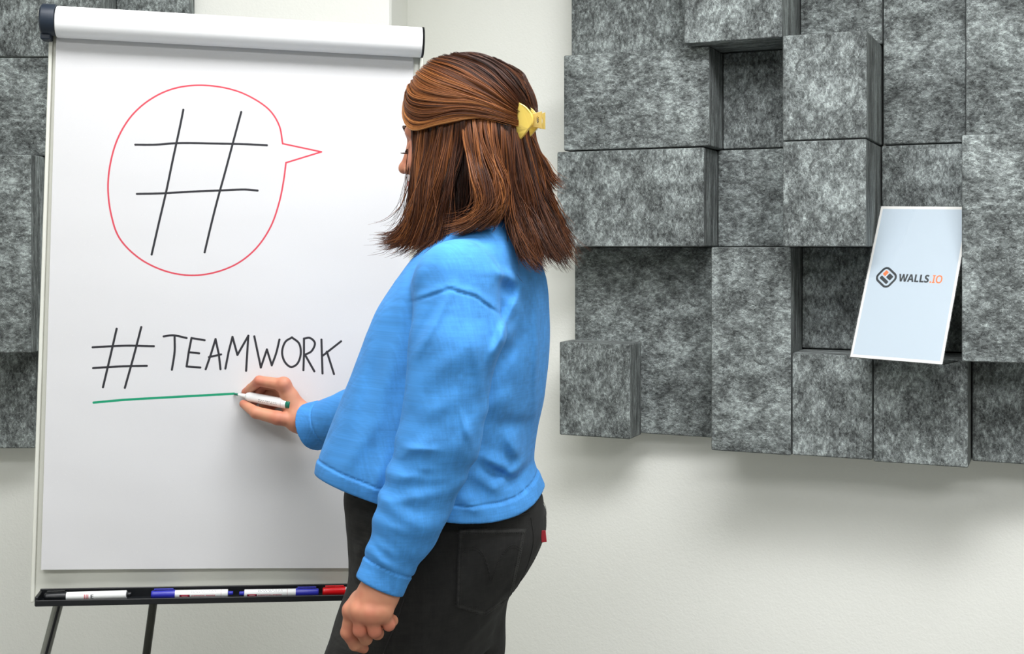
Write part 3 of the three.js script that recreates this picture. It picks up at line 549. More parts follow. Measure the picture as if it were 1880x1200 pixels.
// ---- jacket
const armAxis = (() => { const d = V(J.lc).sub(V(J.lf)).normalize(); return d.toArray(); })(), rArm = V(J.rc).sub(V(J.re)).normalize().toArray();
const along = (p, x, y, z, d) => (x - p[0]) * d[0] + (y - p[1]) * d[1] + (z - p[2]) * d[2];
const hemY = (x, z) => { const dx = x + 0.13, dz = z - BZ, t = dx * FX + dz * FZ, s = dx * LX + dz * LZ; const q = Math.max(-0.06, s); return 1.0156 + 0.085 * t + 0.036 * q + 0.867 * t * q; };
const foldJ = folds([
  [[-0.1848, 0.9942, -1.7], [-0.1441, 0.9683, -1.7], 0.004, 0.007], [[-0.1774, 1.02, -1.7], [-0.1257, 0.9993, -1.7], 0.0045, 0.008], [[-0.1685, 1.0459, -1.7], [-0.1109, 1.0496, -1.7], 0.004, 0.008], [[-0.1611, 1.0733, -1.7], [-0.1035, 1.088, -1.7], 0.0045, 0.009], [[-0.1567, 1.0977, -1.7], [-0.1109, 1.1235, -1.7], 0.0035, 0.008], [[-0.1848, 0.9757, -1.7], [-0.1552, 0.9535, -1.7], 0.003, 0.006],
  [[-0.1515, 1.0644, -1.7], [-0.0813, 1.0644, -1.7], -0.003, 0.008], [[-0.122, 1.1531, -1.7], [-0.0665, 1.1827, -1.7], 0.003, 0.012], [[-0.1257, 1.1974, -1.7], [-0.0591, 1.2418, -1.7], 0.003, 0.014], [[-0.0813, 1.0274, -1.7], [-0.0443, 1.1235, -1.7], 0.003, 0.012], [[-0.0739, 1.1013, -1.7], [-0.0407, 1.1679, -1.7], 0.003, 0.010],
  
  [[-0.1375, 1.3094, -1.71], [-0.0796, 1.3294, -1.71], 0.0016, 0.0055], [[-0.0892, 1.3294, -1.71], [-0.0431, 1.3146, -1.71], 0.0016, 0.0055], [[-0.0535, 1.3198, -1.71], [-0.0164, 1.293, -1.71], 0.0016, 0.0055],
  [[-0.1398, 1.3034, -1.71], [-0.0773, 1.325, -1.71], -0.0019, 0.0026], [[-0.0907, 1.325, -1.71], [-0.0431, 1.3101, -1.71], -0.0019, 0.0026], [[-0.055, 1.3161, -1.71], [-0.0178, 1.2878, -1.71], -0.0019, 0.0026],
  [[-0.0803, 1.3242, -1.71], [-0.1309, 1.2298, -1.71], 0.0050, 0.0075], [[-0.0952, 1.3079, -1.71], [-0.1353, 1.241, -1.71], -0.0040, 0.0090], [[-0.055, 1.2707, -1.71], [-0.0387, 1.1815, -1.71], 0.0030, 0.0080], [[-0.0684, 1.1629, -1.71], [-0.0535, 1.1146, -1.71], 0.0030, 0.0050],
  [[-0.0268, 1.3502, -1.76], [0.017, 1.3266, -1.78], 0.0045, 0.0080], [[-0.0214, 1.3287, -1.76], [0.0062, 1.3088, -1.78], -0.0045, 0.0090], [[-0.028, 1.231, -1.74], [0.017, 1.3281, -1.78], 0.0065, 0.0070], [[-0.0115, 1.2293, -1.76], [0.0274, 1.2963, -1.8], -0.0035, 0.010],
  [[0.0368, 1.3104, -1.84], [0.0344, 1.1344, -1.84], 0.0035, 0.0055], [[-0.1478, 1.1147, -1.7], [-0.0946, 1.1117, -1.7], 0.0032, 0.0050], [[-0.1441, 1.0866, -1.7], [-0.1035, 1.0792, -1.7], -0.0026, 0.0060],
  [[-0.0228, 1.291, -1.75], [-0.0038, 1.2377, -1.75], 0.006, 0.010], [[-0.0266, 1.2301, -1.75], [0.0077, 1.274, -1.78], 0.006, 0.009], [[-0.0266, 1.1997, -1.75], [0.0196, 1.2571, -1.8], -0.004, 0.010], [[0, 1.3119, -1.8], [0.0196, 1.265, -1.8], 0.004, 0.012],
  [[-0.0076, 1.116, -1.75], [0.017, 1.0588, -1.78], 0.008, 0.011], [[-0.0457, 1.0893, -1.75], [0.0038, 1.0551, -1.75], 0.007, 0.009], [[-0.0571, 1.0665, -1.75], [-0.0114, 1.0285, -1.75], 0.006, 0.010], [[-0.0266, 1.0399, -1.75], [0.0232, 1.065, -1.78], 0.006, 0.009], [[-0.0723, 1.0361, -1.75], [-0.0418, 1.0095, -1.75], 0.005, 0.009], [[-0.0304, 1.1312, -1.75], [0.0274, 1.1163, -1.8], -0.004, 0.012], [[-0.038, 1.0703, -1.75], [0.0076, 1.0361, -1.75], -0.005, 0.007], [[-0.0457, 1.1464, -1.75], [0, 1.1734, -1.78], 0.004, 0.013],
  [[-0.2011, 1.2296, -1.85], [-0.2413, 1.1089, -1.85], 0.004, 0.012], [[-0.1604, 1.265, -1.8], [-0.1957, 1.1163, -1.8], 0.005, 0.016], [[-0.1722, 1.2728, -1.8], [-0.2212, 1.1331, -1.85], -0.003, 0.014], [[-0.1878, 1.1397, -1.8], [-0.2413, 1.0607, -1.85], 0.004, 0.012], [[-0.1761, 1.0928, -1.8], [-0.1957, 1.0302, -1.8], 0.004, 0.010], [[-0.1487, 1.3432, -1.8], [-0.1604, 1.2728, -1.8], 0.004, 0.012], [[-0.1174, 1.3667, -1.8], [-0.137, 1.3197, -1.8], 0.003, 0.010],
]);
function sleeve(x, y, z, o) { return chain(x, y, z, [J.ls, J.lm, J.le, J.lf, J.lc, [J.lc[0] + armAxis[0] * 0.05, J.lc[1] + armAxis[1] * 0.05, J.lc[2] + armAxis[2] * 0.05]], [0.061 + o, 0.060 + o, 0.0545 + o, 0.0455 + o, 0.0315 + o, 0.029 + o], 0.01); }
function rSleeve(x, y, z, o) { return chain(x, y, z, [J.rs, J.re, J.rc, [J.rc[0] + rArm[0] * 0.05, J.rc[1] + rArm[1] * 0.05, J.rc[2] + rArm[2] * 0.05]], [0.062 + o, 0.050 + o, 0.0385 + o, 0.038 + o], 0.015); }
function torsoJ(x, y, z) { let d = torsoT(x, y, z, 2.3) * 0.9; return smax(d, y - 1.425, 0.01); }
function jacketF(x, y, z) {
  const hy = hemY(x, z); let t = torsoJ(x, y, z);
  t = smin(t, cap(x, y, z, [-0.035, 1.368, -1.87], J.ls, 0.042, 0.054), 0.03); t = smin(t, cap(x, y, z, [-0.03, 1.368, -1.96], J.rs, 0.042, 0.052), 0.03);
  let s = sleeve(x, y, z, 0), c = along(J.lc, x, y, z, armAxis), r = rSleeve(x, y, z, 0), rc = along(J.rc, x, y, z, rArm);
  const near = Math.min(Math.abs(t), Math.abs(s), Math.abs(r)) < 0.03;
  if (near) {
    const v = foldJ(x, y, z, -1.93) + 0.0022 * nz(x * 9 + 3, y * 7, z * 9) + 0.0011 * nz(x * 24, y * 20, z * 24 + 5);
    t -= v; s -= v + 0.0016 * Math.sin(c * 150 + 4 * nz(x * 12, y * 5, z * 12)) * ss(-0.30, -0.12, c) * (1 - ss(-0.04, -0.025, c));
    r -= v + 0.002 * nz(x * 30, y * 30, z * 30);
    t -= 0.0016 * (1 - ss(0.020, 0.0235, y - hy)) - 0.0012 * Math.exp(-(((y - hy - 0.0245) / 0.0016) ** 2));      // turned-up hem
    s -= 0.0012 * ss(-0.029, -0.026, c) - 0.0012 * Math.exp(-(((c + 0.0295) / 0.0015) ** 2));
    r -= 0.0012 * ss(-0.034, -0.031, rc) - 0.0012 * Math.exp(-(((rc + 0.0345) / 0.0015) ** 2));
  }
  t = smax(t, hy - y, 0.004); if (y < hy + 0.06) t = smax(t, -(smax(torsoT(x, y, z, 2.3) * 0.9 + 0.007, y - hy - 0.03, 0.01)), 0.003);
  s = smax(s, c, 0.003); if (c > -0.05) s = smax(s, -smax(sleeve(x, y, z, -0.008), -0.018 - c, 0.004), 0.002);
  r = smax(r, rc, 0.003); if (rc > -0.06) r = smax(r, -smax(rSleeve(x, y, z, -0.007), -0.022 - rc, 0.004), 0.002);
  return smin(smin(t, s, 0.010), r, 0.010);
}
const jacket = pput('jacket', mesh(jacketF, [-0.42, 0.90, -2.36], [0.13, 1.45, -1.6], 0.0027), M.jacket);
{ // stand collar folded round the neck
  const pos = [], uv = [], ix = [], n = 72, prof = [[0, 0.004], [0.014, 0.0], [0.030, -0.003], [0.040, -0.002], [0.043, 0.003], [0.038, 0.0085], [0.020, 0.013], [0.004, 0.017]];
  for (let i = 0; i <= n; i++) { const a = i / n * Math.PI * 2, f = Math.cos(a), l = Math.sin(a); prof.forEach(([h, o], j) => {
    const rf = 0.066 + o, rl = 0.066 + o, ff = f * rf, ll = l * rl, y = 1.385 + h - 0.16 * ff + 0.0015 * nz(f * 3, l * 3, j); pos.push(-0.036 + ff * FX + ll * LX, y, BZ + ff * FZ + ll * LZ); uv.push(a * 0.06, h); }); }
  const m = prof.length; for (let i = 0; i < n; i++) for (let j = 0; j < m - 1; j++) { const a = i * m + j; ix.push(a, a + m, a + 1, a + 1, a + m, a + m + 1); }
  const g = new THREE.BufferGeometry(); g.setAttribute('position', new THREE.Float32BufferAttribute(pos, 3)); g.setAttribute('uv', new THREE.Float32BufferAttribute(uv, 2)); g.setIndex(ix); g.computeVertexNormals();
  const cm = M.jacket.clone(); cm.side = THREE.DoubleSide; pput('collar', g, cm, jacket);
}
// ---- jeans
const foldT = folds([
  [[-0.227, 0.9441, -1.8], [-0.2097, 0.9519, -1.8], 0.006, 0.010], [[-0.2348, 0.9832, -1.8], [-0.1957, 0.991, -1.8], 0.005, 0.009], [[-0.2348, 0.9128, -1.8], [-0.2129, 0.905, -1.8], 0.005, 0.008], [[-0.2285, 0.9637, -1.8], [-0.2035, 0.9637, -1.8], -0.004, 0.008],
  [[-0.023, 0.8543, -1.76], [0.0352, 0.905, -1.8], 0.005, 0.010], [[-0.0459, 0.8313, -1.76], [0.0078, 0.8658, -1.8], 0.004, 0.010], [[-0.0689, 0.8122, -1.76], [-0.0268, 0.8352, -1.76], 0.004, 0.008], [[-0.0268, 0.839, -1.76], [0, 0.8711, -1.76], -0.005, 0.008],
]);
function jeansF(x, y, z) {
  let d = smax(hipT(x, y, z, 2.2), Math.max(y - 1.035, 0.765 - y), 0.012);
  const L = chain(x, y, z, [J.lh, [-0.178, 0.74, -1.835], J.lk, [J.la[0], 0.06, J.la[2]]], [0.085, 0.098, 0.074, 0.066], 0.03), R = chain(x, y, z, [J.rh, [-0.115, 0.74, -2.0], J.rk, [J.ra[0], 0.06, J.ra[2]]], [0.085, 0.098, 0.074, 0.066], 0.03);
  d = smin(d, smin(L, R, 0.008), 0.02);
  if (Math.abs(d) < 0.03) d -= foldT(x, y, z, -1.9) + 0.0025 * nz(x * 10, y * 9, z * 10 + 8) + 0.001 * nz(x * 30, y * 26, z * 30) + 0.0022 * Math.exp(-(((y - 1.0) / 0.018) ** 2));
  d = smax(d, 0.055 - y, 0.004);
  return y > 0.99 ? smax(d, -(smax(hipT(x, y, z, 2.2) + 0.006, 1.0 - y, 0.004)), 0.003) : d;
}
const jeansG = mesh(jeansF, [-0.40, 0.05, -2.17], [0.09, 1.05, -1.66], 0.0052);
{ // painted light: paler blotches on the thigh fronts, in front of the outer seam
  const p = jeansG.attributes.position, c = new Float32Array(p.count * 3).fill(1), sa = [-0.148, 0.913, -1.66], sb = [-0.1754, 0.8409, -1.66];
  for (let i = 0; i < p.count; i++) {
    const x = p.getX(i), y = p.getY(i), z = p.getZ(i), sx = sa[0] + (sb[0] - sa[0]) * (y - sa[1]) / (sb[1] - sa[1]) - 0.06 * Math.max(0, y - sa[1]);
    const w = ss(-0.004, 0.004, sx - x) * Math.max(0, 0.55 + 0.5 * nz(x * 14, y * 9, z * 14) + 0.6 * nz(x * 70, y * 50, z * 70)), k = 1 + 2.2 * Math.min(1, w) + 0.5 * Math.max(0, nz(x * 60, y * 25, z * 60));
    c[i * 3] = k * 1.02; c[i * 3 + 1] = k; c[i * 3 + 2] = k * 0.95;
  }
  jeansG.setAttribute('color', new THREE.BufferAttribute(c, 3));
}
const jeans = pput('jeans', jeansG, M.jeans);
// march from a point along a direction onto the jeans
function onto(p, dir, off) { let t = 0; for (let i = 0; i < 60; i++) { const d = jeansF(p[0] + dir[0] * t, p[1] + dir[1] * t, p[2] + dir[2] * t); t += d * 0.7; if (d < 2e-4) break; if (t > 0.3) break; } t -= off; return [p[0] + dir[0] * t, p[1] + dir[1] * t, p[2] + dir[2] * t]; }
function pocket(c, dir, name) {                       // c: outline corners tl, tr, right-low, tip, left-low
  const top = (u) => V(c[0]).lerp(V(c[1]), u), bot = (u) => u < 0.5 ? V(c[4]).lerp(V(c[3]), u * 2) : V(c[3]).lerp(V(c[2]), u * 2 - 1);
  const at = (u, v, off) => onto(top(u).lerp(bot(u), v).toArray(), dir, off), nx = 28, ny = 32, pos = [], uv = [], ix = [], col = [];
  for (let j = 0; j <= ny; j++) for (let i = 0; i <= nx; i++) { const u = i / nx, v = j / ny, e = Math.min(i, nx - i, j, ny - j); const p = at(u, v, e === 0 ? -0.002 : v < 0.07 ? 0.0048 : 0.0036); pos.push(...p); uv.push(p[0] + 0.3, p[1] * 1.02); const k = e === 1 ? 5 : e === 2 ? 2 : 1.15 + 0.5 * nz(p[0] * 160, p[1] * 160, 3); col.push(k, k, k); }
  for (let j = 0; j < ny; j++) for (let i = 0; i < nx; i++) { const a = j * (nx + 1) + i; ix.push(a, a + nx + 1, a + 1, a + 1, a + nx + 1, a + nx + 2); }
  const g = new THREE.BufferGeometry(); g.setAttribute('position', new THREE.Float32BufferAttribute(pos, 3)); g.setAttribute('uv', new THREE.Float32BufferAttribute(uv, 2)); g.setIndex(ix); g.computeVertexNormals();
  g.setAttribute('color', new THREE.Float32BufferAttribute(col, 3)); const m = M.jeans.clone(); m.side = THREE.DoubleSide; m.vertexColors = true; pput(name, g, m, jeans);
  const st = [], dash = (path) => { for (let k = 0; k < path.length - 1; k += 2) st.push(bar(path[k], path[k + 1], 0.0005, 0.0005, 4)); };
  const line = (fn, n) => Array.from({ length: n }, (_, k) => fn(k / (n - 1)));
  for (const o of [0.03, 0.075]) { dash(line((t) => at(o, 0.08 + t * 0.9, 0.0043), 60)); dash(line((t) => at(1 - o, 0.08 + t * 0.9, 0.0043), 60)); dash(line((t) => at(t, 1 - o, 0.0043), 60)); }
  for (const o of [0.015, 0.065]) dash(line((t) => at(t, o, 0.0056), 60));
  for (const o of [0, 0.03]) { const arc = (t) => { const s = t < 0.5 ? t * 2 : 2 - t * 2, u = t < 0.5 ? 0.05 + 0.5 * s : 0.97 - 0.42 * s; return at(u, 0.30 + o - 0.10 * Math.sin(Math.PI * Math.min(1, s * 0.95)) + 0.32 * s ** 3.2, 0.0042); }; dash(line(arc, 90)); }
  pput('pocket_stitching', merge(st), M.thread, jeans);
}
const PC = [[-0.0754, 1.0001, -1.7], [0.0251, 1.003, -1.7], [0.003, 0.901, -1.7], [-0.037, 0.873, -1.7], [-0.0783, 0.8885, -1.7]], PD = V([-0.0296, 0.9461, -1.7]).sub(new THREE.Vector3(0, 1.38, 0)).normalize().toArray();
pocket(PC, PD, 'back_pocket');
// the other pocket mirrors it across the middle of her body
const flip = (p, ox, oz) => { const s = (p[0] - ox) * LX + (p[2] - oz) * LZ; return [p[0] - 2 * s * LX, p[1], p[2] - 2 * s * LZ]; };
pocket([1, 0, 4, 3, 2].map((k) => flip(PC[k], -0.105, BZ)), flip(PD, 0, 0), 'back_pocket');
{ // seams: centre back, yoke, outseam, and the small red side tab
  const seam = (pts, dir, off, r, n) => { const c = new THREE.CatmullRomCurve3(pts.map(V)).getPoints(n).map((p) => onto(p.toArray(), dir, off)); return tube(c, r, n * 2, 5); };
  const view = V([-0.0296, 0.9461, -1.7]).sub(new THREE.Vector3(0, 1.38, 0)).normalize().toArray();
  const gs = [seam([[-0.148, 0.913, -1.66], [-0.1602, 0.8769, -1.66], [-0.1754, 0.8409, -1.66], [-0.2093, 0.747, -1.66]], view, -0.0002, 0.0010, 40), seam([[0.0297, 1.0057, -1.75], [0.0335, 0.9714, -1.75], [0.0243, 0.9334, -1.75], [0.0076, 0.8991, -1.75]], view, 0.0002, 0.0009, 40), seam([[-0.0769, 1.0163, -1.7], [-0.0296, 1.0112, -1.7], [0.0266, 1.0133, -1.75]], view, 0.0002, 0.0010, 40)];
  pput('seam', merge(gs), M.thread, jeans);
  const p = onto([0.0423, 0.9637, -1.8], view, 0.0); const t = box(0.008, 0.018, 0.0022, 0.0008); t.rotateZ(0.1); t.translate([0.0479, 0.9413, -1.9][0], [0.0479, 0.9413, -1.9][1], -1.9); pput('fabric_tab', t, M.tab, jeans, 'small red fabric tab');
}
// shoes under the jeans
for (const a of [J.la, J.ra]) {
  const f = (x, y, z) => { let d = cap(x, y, z, [a[0] + 0.02, 0.052, a[2]], [a[0] + FX * 0.17, 0.04, a[2] + FZ * 0.17], 0.046, 0.036); d = smin(d, cap(x, y, z, a, [a[0], 0.1, a[2]], 0.048, 0.046), 0.02); return smax(smax(d, 0.001 - y, 0.006), y - 0.1, 0.004); };
  const fs = (x, y, z) => smax(cap(x, y, z, [a[0] + 0.02, 0.012, a[2]], [a[0] + FX * 0.17, 0.012, a[2] + FZ * 0.17], 0.051, 0.043), Math.max(-y, y - 0.022), 0.003);
  const lo = [a[0] - 0.24, -0.01, a[2] - 0.14], hi = [a[0] + 0.1, 0.13, a[2] + 0.08], s = pput('shoe', mesh(f, lo, hi, 0.005), M.shoe); pput('sole', mesh(fs, lo, hi, 0.005), M.black, s);
}
// ---- hair: a dark under-shell and combed strands
const RF = 0.1005, RU = 0.1165, RL = 0.089, HO = [0.001, 0.004];
function onSkull(f, u, side, lift = 0) {              // point of the hair dome above or beside (f, u)
  let x = (f - HO[0]) / RF, y = (u - HO[1]) / RU; const k = Math.hypot(x, y), lim = 0.992; if (k > lim) { x *= lim / k; y *= lim / k; }
  const s = 1 + lift / 0.1; return [HO[0] + x * RF * s, HO[1] + y * RU * s, side * RL * s * Math.sqrt(1 - x * x - y * y)];
}
function resample(pts, n) { return new THREE.CatmullRomCurve3(pts.map(V), false, 'centripetal').getSpacedPoints(n).map((p) => p.toArray()); }
const NS = 22;
const topG = [
  [[0.0875, 0.0367, 0.05], [0.08, 0.0124, 0.06], [0.0568, -0.008, 0.07], [0.015, -0.002, 0.08], [-0.0342, 0.007, 0.08], [-0.0697, 0.003, 0.06], [-0.0888, -0.0037, 0.04]],
  [[0.0875, 0.0499, 0.05], [0.0747, 0.022, 0.06], [0.0411, 0.0078, 0.07], [-0.0173, 0.0155, 0.08], [-0.0645, 0.0094, 0.07], [-0.0888, -0.0004, 0.04]],
  [[0.0862, 0.0643, 0.04], [0.0607, 0.0379, 0.06], [0.0118, 0.0271, 0.07], [-0.0392, 0.0238, 0.07], [-0.0888, 0.0052, 0.04]],
  [[0.078, 0.0815, 0.02], [0.0313, 0.056, 0.05], [-0.0257, 0.0374, 0.06], [-0.0888, 0.0109, 0.04]],
  [[0.0514, 0.0951, 0.01], [0.0001, 0.0771, 0.03], [-0.0538, 0.0456, 0.05], [-0.0905, 0.0157, 0.04]],
  [[0.0133, 0.1017, 0.005], [-0.0399, 0.0825, 0.02], [-0.0756, 0.048, 0.03], [-0.0925, 0.0207, 0.03]],
  [[-0.0202, 0.101, 0], [-0.0608, 0.0813, 0.01], [-0.0896, 0.0471, 0.02], [-0.0981, 0.0215, 0.02]],
  [[-0.0377, 0.0969, 0], [-0.0724, 0.0764, 0], [-0.0956, 0.0442, 0], [-0.1008, 0.0161, 0]],
  [[-0.0551, 0.092, 0], [-0.0896, 0.0675, 0], [-0.111, 0.0339, 0], [-0.111, 0.0051, 0]],
];
const frontG = [
  [[0.0689, 0.0196, 0.05], [0.0676, -0.0007, 0.0558], [0.066, -0.0486, 0.0598], [0.0626, -0.0979, 0.064], [0.0706, -0.1387, 0.066], [0.0935, -0.1664, 0.07], [0.1227, -0.1721, 0.072]],
  [[0.054, 0.0149, 0.059], [0.0517, -0.0053, 0.0651], [0.058, -0.0577, 0.0714], [0.0588, -0.1066, 0.076], [0.0667, -0.1512, 0.08], [0.086, -0.1763, 0.084], [0.1101, -0.1771, 0.085]],
  [[0.0305, 0.0184, 0.066], [0.0281, -0.0018, 0.0725], [0.0362, -0.0588, 0.083], [0.0387, -0.1114, 0.09], [0.0414, -0.1556, 0.094], [0.0497, -0.1812, 0.097], [0.0656, -0.1908, 0.098]],
  [[0.0101, 0.0206, 0.07], [0.0075, 0.0004, 0.0772], [0.0162, -0.0597, 0.0907], [0.0186, -0.1119, 0.098], [0.0196, -0.1558, 0.102], [0.0265, -0.1812, 0.104], [0.0445, -0.1907, 0.106]],
  [[-0.0179, 0.0243, 0.072], [-0.0207, 0.0026, 0.08], [-0.0197, -0.0486, 0.0917], [-0.0109, -0.0965, 0.1], [-0.0032, -0.14, 0.102], [0.0038, -0.1654, 0.106], [0.0225, -0.1796, 0.11]],
];
const midG = [
  [[-0.0145, 0.0244, 0.072], [-0.0173, 0.0043, 0.08], [-0.0241, -0.037, 0.0946], [-0.0453, -0.0855, 0.108], [-0.0556, -0.125, 0.114], [-0.0395, -0.1484, 0.12], [-0.0036, -0.1593, 0.124]],
  [[-0.0332, 0.0246, 0.072], [-0.0359, 0.0045, 0.08], [-0.0481, -0.0456, 0.0965], [-0.0668, -0.0898, 0.108], [-0.0687, -0.1267, 0.114], [-0.0501, -0.147, 0.122], [-0.0178, -0.1578, 0.124]],
  [[-0.049, 0.022, 0.069], [-0.0514, 0.002, 0.0763], [-0.0645, -0.0534, 0.0907], [-0.0773, -0.0974, 0.1], [-0.075, -0.1313, 0.108], [-0.0579, -0.1469, 0.116], [-0.0312, -0.1562, 0.12]],
  [[-0.0609, 0.0197, 0.064], [-0.063, -0.0002, 0.0707], [-0.0736, -0.0531, 0.083], [-0.0808, -0.1009, 0.09], [-0.0771, -0.1364, 0.094], [-0.0652, -0.1451, 0.098], [-0.0542, -0.1419, 0.1]],
];
const darkG = [
  [[0.0165, 0.0177, 0.076], [0.015, -0.0189, 0.08], [0.0117, -0.0592, 0.082], [0.0092, -0.0994, 0.082], [0.0084, -0.1395, 0.084], [0.0128, -0.1636, 0.086]],
  [[-0.0117, 0.0168, 0.076], [-0.0163, -0.0199, 0.082], [-0.0187, -0.06, 0.084], [-0.0204, -0.0999, 0.084], [-0.0177, -0.1358, 0.086], [-0.01, -0.1597, 0.088]],
  [[-0.0406, 0.0161, 0.074], [-0.0443, -0.0204, 0.08], [-0.0466, -0.0604, 0.082], [-0.0466, -0.1001, 0.082], [-0.0416, -0.1319, 0.082], [-0.0329, -0.1542, 0.086]],
  [[-0.0674, 0.0121, 0.066], [-0.0668, -0.0203, 0.072], [-0.0657, -0.0602, 0.074], [-0.0657, -0.096, 0.074], [-0.0657, -0.1279, 0.074], [-0.0609, -0.1437, 0.072]],
  [[-0.0832, -0.0033, 0.055], [-0.0814, -0.0517, 0.06], [-0.0787, -0.0837, 0.062], [-0.0776, -0.1157, 0.064], [-0.076, -0.1357, 0.064], [-0.076, -0.1429, 0.064]],
];
const rearG = [
  [[-0.0671, 0.0114, 0.057], [-0.0705, -0.0089, 0.068], [-0.0751, -0.0683, 0.072], [-0.083, -0.1241, 0.076], [-0.102, -0.1678, 0.084], [-0.1179, -0.2016, 0.088], [-0.1318, -0.214, 0.088]],
  [[-0.0808, 0.0056, 0.047], [-0.0835, -0.0146, 0.056], [-0.0881, -0.0758, 0.06], [-0.0999, -0.1359, 0.066], [-0.1204, -0.1796, 0.074], [-0.1349, -0.2064, 0.076], [-0.1439, -0.2118, 0.076]],
  [[-0.092, 0, 0.034], [-0.0938, -0.0199, 0.04], [-0.1034, -0.0792, 0.044], [-0.1179, -0.1356, 0.048], [-0.1378, -0.1796, 0.054], [-0.1482, -0.1986, 0.056], [-0.1548, -0.2065, 0.056]],
  [[-0.0989, 0.0014, 0.017], [-0.0998, -0.0184, 0.02], [-0.1116, -0.0699, 0.02], [-0.1251, -0.1188, 0.02], [-0.1413, -0.1634, 0.024], [-0.1513, -0.1836, 0.024], [-0.1546, -0.1957, 0.024]],
  [[-0.0991, 0.0047, 0], [-0.0991, -0.0151, 0], [-0.1127, -0.0606, 0], [-0.1246, -0.1017, 0], [-0.1348, -0.1427, 0], [-0.1433, -0.1648, 0], [-0.1509, -0.1714, 0]],
  [[-0.0884, 0.0073, -0.025], [-0.0869, -0.0122, -0.03], [-0.0991, -0.0668, -0.03], [-0.1095, -0.117, -0.03], [-0.1199, -0.1587, -0.03], [-0.1268, -0.1795, -0.03], [-0.1336, -0.1895, -0.03]],
];
const mir = (G) => G.map((g) => g.map(([f, u, l]) => [f, u, -l]));
const TONES = [[0.018, 0.006, 0.003], [0.045, 0.014, 0.006], [0.10, 0.032, 0.010], [0.19, 0.063, 0.017], [0.32, 0.118, 0.032], [0.46, 0.20, 0.062], [0.60, 0.31, 0.11]];
function strands(G, n, o) {
  const R = G.map((g) => resample(g, NS)), pos = [], nor = [], col = [], ix = [];
  for (let k = 0; k < n; k++) {
    const w = rnd() * (R.length - 1) * 0.9999, gi = Math.floor(w), t = w - gi, lift = o.lift0 + (o.lift1 - o.lift0) * rnd(), lockId = Math.floor(w * o.locks), lk = lockId * 7.3, endT = rr(o.end ?? 0.9, 1), st = rr(0, o.start ?? 0);
    const tone = TONES[Math.max(0, Math.min(TONES.length - 1, Math.floor(o.tone + 1.6 * nz(lk, 3.3, o.id) + 1.5 * (rnd() + rnd() - 1) + (o.gold ? o.gold(w) : 0))))], jx = rr(-1, 1), jy = rr(-1, 1), jz = rr(-1, 1), P = [], stray = rnd() < 0.03 ? 2.6 : 1;
    for (let i = 0; i <= NS; i++) {
      const s = (st + (endT - st) * i / NS) * NS, a = Math.min(NS - 1, Math.floor(s)), f = s - a, b = a + 1, g0 = R[gi], g1 = R[gi + 1], v = i / NS, p = [0, 1, 2].map((c) => (g0[a][c] + (g0[b][c] - g0[a][c]) * f) * (1 - t) + (g1[a][c] + (g1[b][c] - g1[a][c]) * f) * t);
      const clump = o.clump * (0.25 + v), fr = o.fray * v * v * stray;
      let q = [p[0] + clump * nz(lk, v * 2.2, 1 + o.id) + jx * fr, p[1] + clump * 0.5 * nz(lk, v * 2.2, 5 + o.id) + jy * fr, p[2] + clump * nz(lk, v * 2.2, 9 + o.id) + jz * fr];
      if (o.dome) { const d = onSkull(q[0], q[1], o.dome, lift + 0.004 * nz(lk, v * 2, 2)); const m = o.domeEnd ? 1 - ss(o.domeEnd, 1, v) * 0.9 : 1; q = [d[0], d[1], d[2] * m + q[2] * (1 - m)]; }
      else { const r = Math.hypot(q[0] + 0.01, q[2]) || 1, L = lift * ss(0, 0.3, v) + (o.root ?? 0) * (1 - ss(0.05, 0.3, v)); q[0] += (q[0] + 0.01) / r * L; q[2] += q[2] / r * L; }
      P.push(h2w(q));
    }
    const base = pos.length / 3, wd = o.width * rr(0.7, 1.3);
    for (let i = 0; i <= NS; i++) {
      const a = V(P[Math.max(0, i - 1)]), b = V(P[Math.min(NS, i + 1)]), T = b.sub(a).normalize(), up = Math.abs(T.z) < 0.9 ? new THREE.Vector3(0, 0, 1) : new THREE.Vector3(0, 1, 0), n1 = T.clone().cross(up).normalize(), n2 = T.clone().cross(n1), r = wd * Math.min(1, 0.35 + 4 * i / NS, 0.18 + 3.2 * (1 - i / NS));
      for (let c = 0; c < 4; c++) { const an = c / 4 * 2 * Math.PI, dx = n1.x * Math.cos(an) + n2.x * Math.sin(an), dy = n1.y * Math.cos(an) + n2.y * Math.sin(an), dz = n1.z * Math.cos(an) + n2.z * Math.sin(an); pos.push(P[i][0] + dx * r, P[i][1] + dy * r, P[i][2] + dz * r); nor.push(dx, dy, dz); col.push(...tone); }
      if (i) for (let c = 0; c < 4; c++) { const A = base + (i - 1) * 4 + c, B = base + (i - 1) * 4 + (c + 1) % 4; ix.push(A, B, A + 4, B, B + 4, A + 4); }
    }
  }
  const g = new THREE.BufferGeometry(); g.setAttribute('position', new THREE.Float32BufferAttribute(pos, 3)); g.setAttribute('normal', new THREE.Float32BufferAttribute(nor, 3)); g.setAttribute('color', new THREE.Float32BufferAttribute(col, 3)); g.setIndex(ix); return g;
}
